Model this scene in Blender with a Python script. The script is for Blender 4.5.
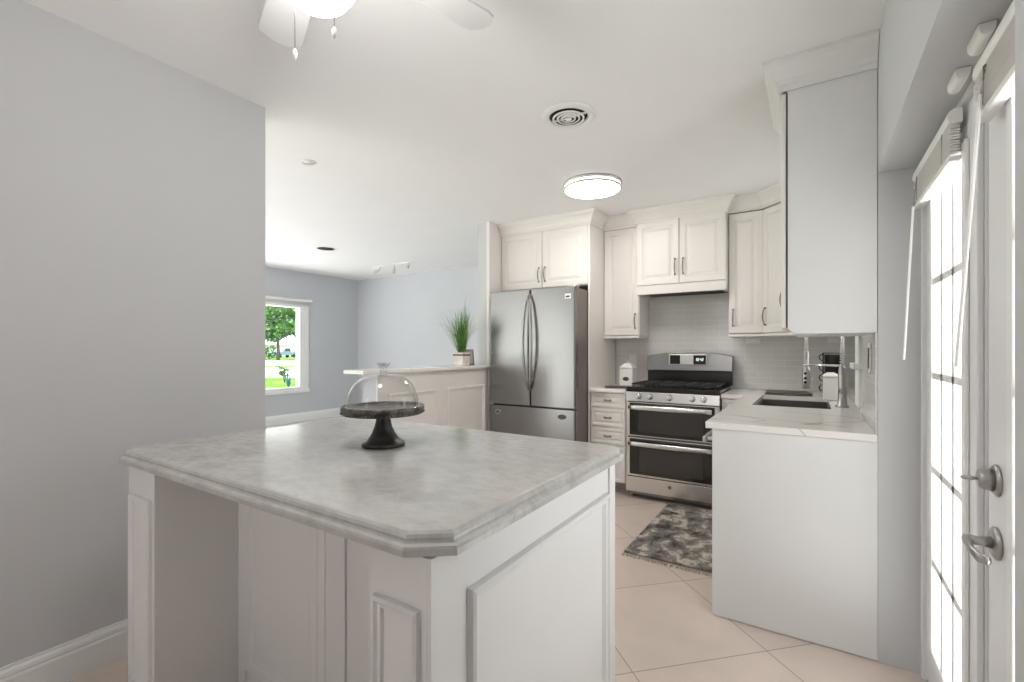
import bpy, bmesh, math, random
from mathutils import Vector, Matrix

for o in list(bpy.data.objects):
    bpy.data.objects.remove(o, do_unlink=True)
S = bpy.context.scene
COL = S.collection
random.seed(7)

# ------------------------------------------------------------------ camera, world, exposure
CZ = 1.235
cam_d = bpy.data.cameras.new('camera')
cam_d.sensor_width = 36.0
cam_d.lens = 468.0 / 1024.0 * 36.0
cam_d.shift_y = 9.0 / 1024.0
cam_d.clip_start = 0.02
cam_d.clip_end = 500
cam = bpy.data.objects.new('camera', cam_d)
cam.location = (0, 0, CZ)
cam.rotation_euler = (math.pi / 2, 0, math.atan(300 / 468.0))
COL.objects.link(cam)
S.camera = cam

S.view_settings.view_transform = 'Standard'
S.view_settings.look = 'None'
S.view_settings.gamma = 1
S.view_settings.use_curve_mapping = False
S.view_settings.exposure = 0.6
S.cycles.use_denoising = True
S.cycles.max_bounces = 10
S.cycles.diffuse_bounces = 6
S.cycles.transparent_max_bounces = 16
S.cycles.sample_clamp_indirect = 6

W = bpy.data.worlds.new('sky')
S.world = W
W.use_nodes = True
bg = W.node_tree.nodes['Background']
bg.inputs[0].default_value = (0.985, 0.97, 0.975, 1)
bg.inputs[1].default_value = 2.1

sun_d = bpy.data.lights.new('sun', 'SUN')
sun_d.energy = 16
sun_d.angle = .02
sun_d.color = (1, .985, .965)
sun = bpy.data.objects.new('sun', sun_d)
sun.rotation_euler = Vector((-.02, -.55, .83)).to_track_quat('Z', 'Y').to_euler()
COL.objects.link(sun)

# ------------------------------------------------------------------ materials
def mat(name, col=(.8, .8, .8), rough=.5, metal=0.0, emit=None, estr=0, spec=.5, coat=0, fn=None, bump=None):
    m = bpy.data.materials.new(name)
    m.use_nodes = True
    nt = m.node_tree
    b = nt.nodes['Principled BSDF']
    b.inputs['Base Color'].default_value = (*col, 1)
    b.inputs['Roughness'].default_value = rough
    b.inputs['Metallic'].default_value = metal
    b.inputs['Specular IOR Level'].default_value = spec
    b.inputs['Coat Weight'].default_value = coat
    if emit:
        b.inputs['Emission Color'].default_value = (*emit, 1)
        b.inputs['Emission Strength'].default_value = estr
    if fn:
        fn(nt, b)
    else:
        noise_var(nt, b, col, bump)
    return m

def tex(nt, typ, **kw):
    n = nt.nodes.new(typ)
    for k, v in kw.items():
        if k in n.inputs:
            n.inputs[k].default_value = v
        else:
            setattr(n, k, v)
    return n

def noise_var(nt, b, col, bump=None):
    """faint variation, so that no paint is perfectly flat"""
    tc = nt.nodes.new('ShaderNodeTexCoord')
    n = tex(nt, 'ShaderNodeTexNoise', Scale=3.0, Detail=3.0)
    nt.links.new(tc.outputs['Object'], n.inputs['Vector'])
    r = nt.nodes.new('ShaderNodeValToRGB')
    r.color_ramp.elements[0].color = (*[c * .975 for c in col], 1)
    r.color_ramp.elements[1].color = (*[min(1, c * 1.02) for c in col], 1)
    nt.links.new(n.outputs['Fac'], r.inputs[0])
    nt.links.new(r.outputs[0], b.inputs['Base Color'])
    if bump:
        n2 = tex(nt, 'ShaderNodeTexNoise', Scale=bump[0], Detail=2.0)
        nt.links.new(tc.outputs['Object'], n2.inputs['Vector'])
        bp = tex(nt, 'ShaderNodeBump', Strength=bump[1], Distance=.002)
        nt.links.new(n2.outputs['Fac'], bp.inputs['Height'])
        nt.links.new(bp.outputs[0], b.inputs['Normal'])

def ramp(nt, stops):
    r = nt.nodes.new('ShaderNodeValToRGB')
    e = r.color_ramp.elements
    while len(e) < len(stops):
        e.new(.5)
    for i, (p, c) in enumerate(stops):
        e[i].position = p
        e[i].color = (*c, 1)
    return r

def marble_fn(base, dark, warm, veins):
    def fn(nt, b):
        tc = nt.nodes.new('ShaderNodeTexCoord')
        mp = nt.nodes.new('ShaderNodeMapping')
        mp.inputs['Scale'].default_value = (1.0, 1.6, 1.0)
        mp.inputs['Rotation'].default_value = (0, 0, .5)
        nt.links.new(tc.outputs['Object'], mp.inputs[0])
        n1 = tex(nt, 'ShaderNodeTexNoise', Scale=3.4, Detail=9.0, Roughness=.66, Distortion=.15)
        nt.links.new(mp.outputs[0], n1.inputs['Vector'])
        r1 = ramp(nt, [(.30, dark), (.46, base), (.60, warm), (.75, base)])
        nt.links.new(n1.outputs['Fac'], r1.inputs[0])
        n2 = tex(nt, 'ShaderNodeTexNoise', Scale=20.0, Detail=7.0, Roughness=.72, Distortion=.2)
        nt.links.new(mp.outputs[0], n2.inputs['Vector'])
        r2 = ramp(nt, [(.25, (.1, .1, .1)), (.55, (1, 1, 1))])
        nt.links.new(n2.outputs['Fac'], r2.inputs[0])
        mx = tex(nt, 'ShaderNodeMix', data_type='RGBA', blend_type='MIX')
        mx.inputs[6].default_value = (*dark, 1)
        nt.links.new(r2.outputs[0], mx.inputs[0])
        nt.links.new(r1.outputs[0], mx.inputs[7])
        nt.links.new(mx.outputs[2], b.inputs['Base Color'])
    return fn

def quartz_fn(base, vein):
    def fn(nt, b):
        tc = nt.nodes.new('ShaderNodeTexCoord')
        n0 = tex(nt, 'ShaderNodeTexNoise', Scale=.9, Detail=3.0, Roughness=.45, Distortion=.9)
        nt.links.new(tc.outputs['Object'], n0.inputs['Vector'])
        ab = tex(nt, 'ShaderNodeMath', operation='SUBTRACT')
        ab.inputs[1].default_value = .5
        nt.links.new(n0.outputs['Fac'], ab.inputs[0])
        a2 = tex(nt, 'ShaderNodeMath', operation='ABSOLUTE')
        nt.links.new(ab.outputs[0], a2.inputs[0])
        r = ramp(nt, [(0, vein), (.0045, base)])
        nt.links.new(a2.outputs[0], r.inputs[0])
        nt.links.new(r.outputs[0], b.inputs['Base Color'])
    return fn

def tile_floor_fn(nt, b):
    tc = nt.nodes.new('ShaderNodeTexCoord')
    mp = nt.nodes.new('ShaderNodeMapping')
    mp.inputs['Rotation'].default_value = (0, 0, math.radians(-45))
    mp.inputs['Location'].default_value = (-1.432 + .597 * 8, -1.653 + .597 * 8, 0)
    nt.links.new(tc.outputs['Object'], mp.inputs[0])
    br = tex(nt, 'ShaderNodeTexBrick', offset=0.0, squash=1.0)
    br.inputs['Color1'].default_value = (.66, .565, .50, 1)
    br.inputs['Color2'].default_value = (.69, .59, .525, 1)
    br.inputs['Mortar'].default_value = (.40, .34, .29, 1)
    br.inputs['Scale'].default_value = 1
    br.inputs['Mortar Size'].default_value = .0028
    br.inputs['Mortar Smooth'].default_value = .2
    br.inputs['Brick Width'].default_value = .597
    br.inputs['Row Height'].default_value = .597
    nt.links.new(mp.outputs[0], br.inputs['Vector'])
    n = tex(nt, 'ShaderNodeTexNoise', Scale=2.2, Detail=6.0, Roughness=.6)
    nt.links.new(tc.outputs['Object'], n.inputs['Vector'])
    r = ramp(nt, [(.3, (.90, .90, .90)), (.7, (1.06, 1.05, 1.04))])
    nt.links.new(n.outputs['Fac'], r.inputs[0])
    mx = tex(nt, 'ShaderNodeMix', data_type='RGBA', blend_type='MULTIPLY')
    mx.inputs[0].default_value = 1
    nt.links.new(br.outputs['Color'], mx.inputs[6])
    nt.links.new(r.outputs[0], mx.inputs[7])
    nt.links.new(mx.outputs[2], b.inputs['Base Color'])

def splash_fn(nt, b):
    tc = nt.nodes.new('ShaderNodeTexCoord')
    sp = nt.nodes.new('ShaderNodeSeparateXYZ')
    nt.links.new(tc.outputs['Object'], sp.inputs[0])
    ad = tex(nt, 'ShaderNodeMath', operation='ADD')
    nt.links.new(sp.outputs[0], ad.inputs[0])
    nt.links.new(sp.outputs[1], ad.inputs[1])
    cb = nt.nodes.new('ShaderNodeCombineXYZ')
    nt.links.new(ad.outputs[0], cb.inputs[0])
    nt.links.new(sp.outputs[2], cb.inputs[1])
    br = tex(nt, 'ShaderNodeTexBrick', offset=.5)
    br.inputs['Color1'].default_value = (.68, .67, .64, 1)
    br.inputs['Color2'].default_value = (.65, .64, .61, 1)
    br.inputs['Mortar'].default_value = (.76, .75, .72, 1)
    br.inputs['Scale'].default_value = 1
    br.inputs['Mortar Size'].default_value = .0022
    br.inputs['Mortar Smooth'].default_value = .1
    br.inputs['Brick Width'].default_value = .20
    br.inputs['Row Height'].default_value = .05
    nt.links.new(cb.outputs[0], br.inputs['Vector'])
    nt.links.new(br.outputs['Color'], b.inputs['Base Color'])
    bp = tex(nt, 'ShaderNodeBump', Strength=.3, Distance=.002, invert=True)
    nt.links.new(br.outputs['Fac'], bp.inputs['Height'])
    nt.links.new(bp.outputs[0], b.inputs['Normal'])

def steel_fn(col):
    def fn(nt, b):
        tc = nt.nodes.new('ShaderNodeTexCoord')
        mp = nt.nodes.new('ShaderNodeMapping')
        mp.inputs['Scale'].default_value = (400, 400, 2)
        nt.links.new(tc.outputs['Object'], mp.inputs[0])
        n = tex(nt, 'ShaderNodeTexNoise', Scale=1.0, Detail=2.0)
        nt.links.new(mp.outputs[0], n.inputs['Vector'])
        r = ramp(nt, [(.3, tuple(c * .93 for c in col)), (.7, col)])
        nt.links.new(n.outputs['Fac'], r.inputs[0])
        nt.links.new(r.outputs[0], b.inputs['Base Color'])
    return fn

def rug_fn(nt, b):
    tc = nt.nodes.new('ShaderNodeTexCoord')
    mp = nt.nodes.new('ShaderNodeMapping')
    mp.inputs['Scale'].default_value = (1.0, .75, 1)
    mp.inputs['Rotation'].default_value = (0, 0, .5)
    nt.links.new(tc.outputs['Object'], mp.inputs[0])
    n = tex(nt, 'ShaderNodeTexNoise', Scale=9.5, Detail=6.0, Roughness=.66, Distortion=.35)
    nt.links.new(mp.outputs[0], n.inputs['Vector'])
    r = ramp(nt, [(.36, (.055, .05, .047)), (.45, (.16, .145, .135)), (.53, (.27, .245, .22)), (.60, (.60, .55, .48)), (.68, (.22, .2, .18))])
    nt.links.new(n.outputs['Fac'], r.inputs[0])
    nt.links.new(r.outputs[0], b.inputs['Base Color'])
    n2 = tex(nt, 'ShaderNodeTexNoise', Scale=180.0, Detail=2.0)
    nt.links.new(tc.outputs['Object'], n2.inputs['Vector'])
    bp = tex(nt, 'ShaderNodeBump', Strength=.6, Distance=.004)
    nt.links.new(n2.outputs['Fac'], bp.inputs['Height'])
    nt.links.new(bp.outputs[0], b.inputs['Normal'])

def two_tone_fn(c1, c2, sc, lo=.42, hi=.58):
    def fn(nt, b):
        tc = nt.nodes.new('ShaderNodeTexCoord')
        n = tex(nt, 'ShaderNodeTexNoise', Scale=sc, Detail=5.0, Roughness=.6)
        nt.links.new(tc.outputs['Object'], n.inputs['Vector'])
        r = ramp(nt, [(lo, c1), (hi, c2)])
        nt.links.new(n.outputs['Fac'], r.inputs[0])
        nt.links.new(r.outputs[0], b.inputs['Base Color'])
    return fn

def glass(name, tint=(1, 1, 1), refl=.06, edge=.6, power=5.0):
    m = bpy.data.materials.new(name)
    m.use_nodes = True
    nt = m.node_tree
    nt.nodes.clear()
    out = nt.nodes.new('ShaderNodeOutputMaterial')
    t = tex(nt, 'ShaderNodeBsdfTransparent')
    t.inputs[0].default_value = (*tint, 1)
    g = nt.nodes.new('ShaderNodeBsdfGlossy')
    g.inputs['Roughness'].default_value = .02
    lw = nt.nodes.new('ShaderNodeLayerWeight')
    lw.inputs[0].default_value = .5
    r = nt.nodes.new('ShaderNodeMapRange')
    r.inputs['To Min'].default_value = refl
    r.inputs['To Max'].default_value = edge
    pw = tex(nt, 'ShaderNodeMath', operation='POWER')
    pw.inputs[1].default_value = power
    nt.links.new(lw.outputs['Facing'], pw.inputs[0])
    nt.links.new(pw.outputs[0], r.inputs['Value'])
    mx = nt.nodes.new('ShaderNodeMixShader')
    nt.links.new(r.outputs[0], mx.inputs[0])
    nt.links.new(t.outputs[0], mx.inputs[1])
    nt.links.new(g.outputs[0], mx.inputs[2])
    nt.links.new(mx.outputs[0], out.inputs[0])
    return m

M = {}
M['ceiling'] = mat('ceiling_paint', (.86, .858, .858), .9, spec=.2)
M['wall'] = mat('grey_wall_paint', (.575, .58, .588), .85, spec=.2)
M['wall_blue'] = mat('daylight_tinted_grey_wall', (.585, .605, .63), .85, spec=.2)  # blue cast of window daylight mixed into the grey wall colour
M['trim'] = mat('white_trim_paint', (.84, .84, .83), .4)
M['door'] = mat('white_door_paint', (.78, .78, .785), .35)
M['cab'] = mat('warm_white_cabinet', (.78, .745, .715), .38)
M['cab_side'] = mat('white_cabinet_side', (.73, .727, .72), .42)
M['island'] = mat('white_island_paint', (.78, .775, .77), .42)
M['gap'] = mat('shadow_gap', (.06, .055, .05), .8)
M['toe'] = mat('toe_kick_grey', (.36, .34, .32), .6)
M['marble'] = mat('grey_quartzite', rough=.15, fn=marble_fn((.52, .515, .495), (.37, .365, .345), (.56, .545, .52), 1))
M['quartz'] = mat('white_quartz', rough=.15, fn=quartz_fn((.82, .80, .765), (.52, .49, .45)))
M['floor'] = mat('diagonal_floor_tile', rough=.22, fn=tile_floor_fn)
M['floor2'] = mat('living_floor_wood', rough=.3, fn=two_tone_fn((.50, .48, .46), (.56, .54, .52), 4))
M['splash'] = mat('glass_subway_tile', rough=.12, fn=splash_fn)
M['steel'] = mat('brushed_steel', rough=.27, metal=1, fn=steel_fn((.27, .268, .265)))
M['steel_l'] = mat('bright_steel', rough=.25, metal=1, fn=steel_fn((.70, .69, .67)))
M['chrome'] = mat('chrome', (.80, .79, .77), .12, 1)
M['nickel'] = mat('satin_nickel', (.42, .405, .39), .3, 1)
M['pull'] = mat('antique_pewter', (.30, .27, .23), .35, .9)
M['bside'] = mat('fridge_side_brown', (.20, .17, .155), .35, .4)
M['black'] = mat('black_enamel', (.012, .011, .010), .18)
M['blackm'] = mat('black_cast_iron', (.02, .019, .018), .55)
M['oglass'] = mat('dark_oven_glass', (.014, .012, .011), .06, coat=.4)
M['oglass2'] = mat('inner_oven_glass', (.035, .032, .029), .08, coat=.4)
M['screen'] = mat('black_display', (.02, .02, .02), .1)
M['digits'] = mat('display_digits', (.8, .8, .8), .4, emit=(.9, .95, 1), estr=.8)
M['led'] = mat('led_diffuser', (1, .98, .95), .5, emit=(1, .955, .905), estr=20)
M['ledring'] = mat('led_side_diffuser', (1, .98, .95), .5, emit=(1, .95, .88), estr=2.0)
M['globe'] = mat('fan_globe_glass', (1, .98, .95), .5, emit=(1, .975, .945), estr=30)
M['plastic'] = mat('white_plastic', (.82, .81, .79), .4)
M['ivory'] = mat('white_ceramic', (.85, .83, .79), .3)
M['alu'] = mat('brushed_ring', (.60, .58, .55), .4, .6)
M['bronze'] = mat('dark_turned_wood', rough=.35, fn=two_tone_fn((.012, .011, .010), (.05, .045, .04), 18))
M['platewood'] = mat('weathered_plate_rim', rough=.4, fn=two_tone_fn((.03, .025, .022), (.14, .115, .10), 30))
M['glass'] = glass('window_glass', (.97, .985, .98), .04, .5)
M['dome'] = glass('clear_dome_glass', (.945, .95, .95), .045, .9, 1.9)
M['knobglass'] = glass('knob_glass', (.90, .91, .92), .12, .9, 1.2)
M['rug'] = mat('abstract_rug', rough=.95, fn=rug_fn, spec=.1)
M['fringe'] = mat('rug_fringe', (.50, .43, .36), .95, spec=.1)
M['leaf'] = mat('grass_leaf', rough=.5, fn=two_tone_fn((.04, .13, .02), (.14, .30, .05), 9))
M['pot'] = mat('whitewashed_wood_pot', rough=.7, fn=two_tone_fn((.62, .57, .50), (.76, .71, .64), 12))
M['darkwood'] = mat('dark_brown_wood', (.07, .052, .042), .4)
M['frame_d'] = mat('dark_picture_frame', (.06, .05, .048), .3)
M['soil'] = mat('soil', (.05, .035, .025), .9)
M['vane'] = mat('fan_blade_white', (.72, .72, .72), .5)
M['lawn'] = mat('lawn_grass', rough=.9, fn=two_tone_fn((.035, .12, .008), (.09, .20, .02), .6), spec=.1)
M['road'] = mat('pale_concrete', rough=.9, fn=two_tone_fn((.68, .68, .68), (.76, .76, .76), .5))
M['bark'] = mat('tree_bark', (.07, .055, .05), .9)
M['tleaf'] = mat('tree_leaves', rough=.6, fn=two_tone_fn((.006, .05, .003), (.06, .18, .02), .8))
M['truck'] = mat('pale_blue_truck_paint', (.17, .26, .44), .25, coat=.5)
M['wcar'] = mat('white_car_paint', (.30, .34, .42), .25, coat=.5)
M['rubber'] = mat('black_rubber', (.02, .02, .02), .8)
M['cglass'] = mat('dark_car_glass', (.02, .03, .05), .08)
M['agave'] = mat('blue_grey_agave', (.05, .10, .18), .5)
M['stucco'] = mat('white_stucco', (.8, .8, .8), .9)
M['roofm'] = mat('blue_grey_roof', (.30, .38, .46), .8)
M['hole'] = mat('vent_darkness', (.008, .008, .008), .9)
M['drain'] = mat('sink_steel', rough=.3, metal=1, fn=steel_fn((.33, .31, .29)))

# ------------------------------------------------------------------ mesh helpers
class MB:
    def __init__(s):
        s.v = []; s.f = []; s.sm = []
    def add(s, vs, fs, smooth=False, mtx=None):
        n = len(s.v)
        s.v += [tuple(mtx @ Vector(p)) if mtx else tuple(p) for p in vs]
        s.f += [tuple(i + n for i in f) for f in fs]
        s.sm += [smooth] * len(fs)
        return s
    def box(s, x0, x1, y0, y1, z0, z1, mtx=None):
        if x0 > x1: x0, x1 = x1, x0
        if y0 > y1: y0, y1 = y1, y0
        if z0 > z1: z0, z1 = z1, z0
        vs = [(x0, y0, z0), (x1, y0, z0), (x1, y1, z0), (x0, y1, z0), (x0, y0, z1), (x1, y0, z1), (x1, y1, z1), (x0, y1, z1)]
        return s.add(vs, [(0, 3, 2, 1), (4, 5, 6, 7), (0, 1, 5, 4), (1, 2, 6, 5), (2, 3, 7, 6), (3, 0, 4, 7)], mtx=mtx)
    def prism(s, poly, z0, z1, mtx=None):
        n = len(poly)
        vs = [(x, y, z0) for x, y in poly] + [(x, y, z1) for x, y in poly]
        fs = [tuple(range(n))[::-1], tuple(range(n, 2 * n))] + [(i, (i + 1) % n, n + (i + 1) % n, n + i) for i in range(n)]
        return s.add(vs, fs, mtx=mtx)
    def loft(s, rings, cap0=True, cap1=True, smooth=False, mtx=None):
        n = len(rings[0])
        vs = [p for r in rings for p in r]
        fs = []
        for k in range(len(rings) - 1):
            for i in range(n):
                j = (i + 1) % n
                fs.append((k * n + i, k * n + j, (k + 1) * n + j, (k + 1) * n + i))
        if cap0: fs.append(tuple(range(n))[::-1])
        if cap1: fs.append(tuple(range((len(rings) - 1) * n, len(rings) * n)))
        return s.add(vs, fs, smooth, mtx)
    def lathe(s, prof, cx=0, cy=0, seg=48, smooth=True, mtx=None, caps=True):
        rings = [[(cx + r * math.cos(2 * math.pi * i / seg), cy + r * math.sin(2 * math.pi * i / seg), z) for i in range(seg)] for r, z in prof]
        return s.loft(rings, caps, caps, smooth, mtx)
    def tube(s, pts, r, seg=10, smooth=True, closed=False, mtx=None):
        P = [Vector(p) for p in pts]
        rr = r if isinstance(r, (list, tuple)) else [r] * len(P)
        rings = []
        up = None
        for i, p in enumerate(P):
            a = P[i - 1] if (i > 0 or closed) else p
            b = P[(i + 1) % len(P)] if (i < len(P) - 1 or closed) else p
            t = (b - a).normalized()
            if up is None:
                up = Vector((0, 0, 1)) if abs(t.z) < .9 else Vector((1, 0, 0))
            u = t.cross(up).normalized()
            w = u.cross(t).normalized()
            up = w
            rings.append([tuple(p + (u * math.cos(2 * math.pi * k / seg) + w * math.sin(2 * math.pi * k / seg)) * rr[i]) for k in range(seg)])
        if closed:
            rings.append(rings[0])
            return s.loft(rings, False, False, smooth, mtx)
        return s.loft(rings, True, True, smooth, mtx)
    def rings_panel(s, x0, x1, z0, z1, y, prof, back=None, mtx=None):
        """rectangular rings (inset, dy) on a face looking to -y; dy<0 stands proud"""
        rings = []
        if back is not None:
            rings.append([(x0, y + back, z0), (x1, y + back, z0), (x1, y + back, z1), (x0, y + back, z1)])
        for ins, dy in prof:
            rings.append([(x0 + ins, y + dy, z0 + ins), (x1 - ins, y + dy, z0 + ins), (x1 - ins, y + dy, z1 - ins), (x0 + ins, y + dy, z1 - ins)])
        return s.loft(rings, back is not None, True, False, mtx)
    def sweep(s, path, prof, closed=False, mtx=None):
        """plan path, profile [(out, z)]; out is to the right of travel"""
        n = len(path)
        offs = []
        for i in range(n):
            def nrm(a, b):
                d = Vector((b[0] - a[0], b[1] - a[1])).normalized()
                return Vector((d.y, -d.x))
            if closed or 0 < i < n - 1:
                n1 = nrm(path[i - 1], path[i]); n2 = nrm(path[i], path[(i + 1) % n])
                m = (n1 + n2)
                m = m / max(.2, m.dot(n1))
            elif i == 0:
                m = nrm(path[0], path[1])
            else:
                m = nrm(path[-2], path[-1])
            offs.append(m)
        rings = [[(path[i][0] + offs[i].x * o, path[i][1] + offs[i].y * o, z) for o, z in prof] for i in range(n)]
        if closed:
            rings.append(rings[0])
            return s.loft(rings, False, False, mtx=mtx)
        return s.loft(rings, mtx=mtx)
    def build(s, name, m, parent=None, world=True, bevel=0, seg=2):
        me = bpy.data.meshes.new(name)
        off = Vector((0, 0, 0))
        if parent is not None and world:
            q = parent
            while q is not None:
                off += q.location
                q = q.parent
        me.from_pydata([(p[0] - off.x, p[1] - off.y, p[2] - off.z) for p in s.v], [], s.f)
        me.update()
        bm = bmesh.new(); bm.from_mesh(me)
        bmesh.ops.recalc_face_normals(bm, faces=bm.faces)
        bm.to_mesh(me); bm.free()
        for p, q in zip(me.polygons, s.sm):
            p.use_smooth = q
        me.materials.append(M[m] if isinstance(m, str) else m)
        o = bpy.data.objects.new(name, me)
        COL.objects.link(o)
        if parent is not None: o.parent = parent
        if bevel:
            b = o.modifiers.new('bevel', 'BEVEL')
            b.width = bevel; b.segments = seg; b.limit_method = 'ANGLE'; b.angle_limit = .7
        return o

def thing(name, label, cat, loc=(0, 0, 0), rotz=0, group=None):
    o = bpy.data.objects.new(name, None)
    o.empty_display_size = .1
    COL.objects.link(o)
    o.location = loc; o.rotation_euler = (0, 0, rotz)
    return tag(o, label, cat, group)

def tag(o, label, cat, group=None, kind=None):
    o['label'] = label; o['category'] = cat
    if group: o['group'] = group
    if kind: o['kind'] = kind
    return o

def struct(o, label=None):
    o['kind'] = 'structure'
    if label: o['label'] = label
    return o

def box_obj(name, m, x0, x1, y0, y1, z0, z1, parent=None, bevel=0, world=True):
    return MB().box(x0, x1, y0, y1, z0, z1).build(name, m, parent, world, bevel)

def copy_tree(o, parent=None):
    c = o.copy(); COL.objects.link(c); c.parent = parent
    for ch in list(o.children):
        copy_tree(ch, c)
    return c

CEIL = 2.468
# ------------------------------------------------------------------ room shell
LW = -2.345       # left wall face
BY = 4.50         # kitchen back wall
RW = .22          # right wall face
DW = .36          # door wall face
SOF = 1.935       # soffit underside
LX, LY = -6.79, 5.52   # living room far corner
LF = .11          # living room floor level

struct(box_obj('floor', 'floor', -2.62, .50, -1.6, BY + .1, -.12, 0))
struct(box_obj('floor_living', 'floor2', LX - .1, -2.62, -1.6, LY + .1, -.12, LF))
struct(box_obj('ceiling', 'ceiling', LX - .1, .50, -1.6, LY + .1, CEIL, CEIL + .1))
struct(box_obj('wall_left', 'wall', LW - .13, LW, -1.6, 1.33, 0, CEIL))
struct(box_obj('wall_back', 'wall', -2.62, .34, BY, BY + .1, 0, CEIL))
# right side: furred wall, recessed part over the sink, soffit above the doors
struct(box_obj('wall_right', 'wall', RW, .50, 2.34, 3.17, 0, CEIL))
w = MB()
WY0, WY1, WZ0, WZ1 = 3.30, 3.95, 1.17, 1.95
w.box(.30, .50, 3.17, BY, 0, WZ0); w.box(.30, .50, 3.17, BY, WZ1, CEIL)
w.box(.30, .50, 3.17, WY0, WZ0, WZ1); w.box(.30, .50, WY1, BY, WZ0, WZ1)
struct(w.build('wall_right_sink', 'wall'))
struct(box_obj('wall_right_near', 'wall', RW, .50, -1.6, .857, 0, CEIL))
struct(MB().box(LX - .1, -6.2, -1.7, -1.6, 0, CEIL).box(-6.2, -3.3, -1.7, -1.6, 0, .13).box(-6.2, -3.3, -1.7, -1.6, 2.2, CEIL).box(-3.3, -1.75, -1.7, -1.6, 0, CEIL).box(-1.25, .50, -1.7, -1.6, 0, CEIL).box(-1.75, -1.25, -1.7, -1.6, 2.15, CEIL).box(-1.75, -1.25, -1.7, -1.6, 0, .75).build('wall_front', 'wall'))  # unseen rear wall; its two openings are added to let fill daylight in
struct(box_obj('wall_soffit', 'wall', RW, .50, .857, 2.34, SOF, CEIL))
# living room
w = MB()
wy0, wy1, wz0, wz1 = 3.05, 4.47, .62, 1.93
w.box(LX - .12, LX, 2.6, wy0, 0, CEIL); w.box(LX - .12, LX, -1.6, 2.6, 0, .13); w.box(LX - .12, LX, -1.6, 2.6, 2.2, CEIL); w.box(LX - .12, LX, wy1, LY, 0, CEIL)  # large unseen opening beside the window, added to bring in more daylight
w.box(LX - .12, LX, wy0, wy1, 0, wz0); w.box(LX - .12, LX, wy0, wy1, wz1, CEIL)
struct(w.build('wall_living_window', 'wall_blue'))
struct(box_obj('wall_living_back', 'wall_blue', LX, -2.74, LY, LY + .1, 0, CEIL))
struct(box_obj('wall_fridge', 'wall', -2.745, -2.64, 3.66, LY, 0, CEIL))
# face of the wall next to the fridge, painted like the cabinets
struct(box_obj('trim_1', 'cab', -2.64, -2.605, 3.662, BY, 0, CEIL))

# half wall with panel mouldings and cap
hw = struct(MB().box(-2.78, -2.6325, 2.30, 3.66, 0, 1.065).build('wall_half', 'wall_blue'))
box_obj('face_panel', 'cab', -2.632, -2.62, 2.30, 3.66, 0, 1.065, hw)
def yface(mb, X, y0, y1, z0, z1, prof):
    """rings on a face looking to +x, y0<y1"""
    rings = [[(X - dy, y0 + i, z0 + i), (X - dy, y1 - i, z0 + i), (X - dy, y1 - i, z1 - i), (X - dy, y0 + i, z1 - i)] for i, dy in prof]
    mb.loft(rings, False, False)
MOULD = [(0, 0), (.004, -.012), (.014, -.016), (.020, -.010), (.030, -.009), (.036, 0)]
pm = MB()
yface(pm, -2.62, 3.05, 3.60, .20, .915, MOULD)
yface(pm, -2.62, 2.40, 2.94, .20, .915, MOULD)
pm.build('panel_moulding', 'cab', hw)
MB().box(-2.80, -2.585, 2.15, 3.655, 1.0655, 1.093).build('cap', 'quartz', hw, bevel=.004)

# baseboards
BB = [(0, 0), (.016, 0), (.016, .100), (.012, .108), (.014, .114), (.012, .126), (.006, .134), (.006, .144), (0, .144)]
struct(MB().sweep([(LW, -1.6), (LW, 1.33)], [(o, z) for o, z in BB]).build('baseboard_left', 'trim'))
BL = [(o, z * .98 + LF) for o, z in BB]
struct(MB().sweep([(LX, -1.6), (LX, LY), (-2.745, LY)], BL).build('baseboard_living', 'trim'))

# ------------------------------------------------------------------ living room window + blind
win = struct(thing('window_1', 'living room window', 'window', (LX, 3.75, wz0)))
del win['category']
f = MB()
f.box(LX - .10, LX + .015, wy0, wy0 + .05, wz0, wz1); f.box(LX - .10, LX + .015, wy1 - .075, wy1, wz0, wz1)
f.box(LX - .10, LX + .015, wy0 + .05, wy1 - .075, wz0, wz0 + .035); f.box(LX - .10, LX + .015, wy0 + .05, wy1 - .075, wz1 - .03, wz1)
f.build('window_frame', 'trim', win, bevel=.003)
f = MB()
for (a, b) in ((wy0 - .05, wy0), (wy1, wy1 + .075)):
    f.box(LX, LX + .018, a, b, wz0 - .03, wz1 + .05)
f.box(LX, LX + .018, wy0 - .05, wy1 + .05, wz1, wz1 + .05)
f.build('casing', 'trim', win, bevel=.003)
box_obj('window_sill', 'trim', LX - .02, LX + .03, wy0 - .06, wy1 + .085, wz0 - .055, wz0 - .001, win, .004)
box_obj('pane', 'glass', LX - .062, LX - .058, wy0 + .05, wy1 - .075, wz0 + .035, wz1 - .03, win)
bl = thing('window_blind', 'white blind pulled up into its headrail above the living room window', 'blind', (LX + .03, 3.75, wz1 + .02))
box_obj('headrail', 'plastic', LX + .02, LX + .075, wy0 - .06, wy1 + .10, wz1 + .055, wz1 + .10, bl, .006)
f = MB()
for k in range(7):
    f.box(LX + .022, LX + .072, wy0 - .05, wy1 + .09, wz1 + .004 + k * .0072, wz1 + .008 + k * .0072)
f.build('slats', 'plastic', bl)

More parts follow.
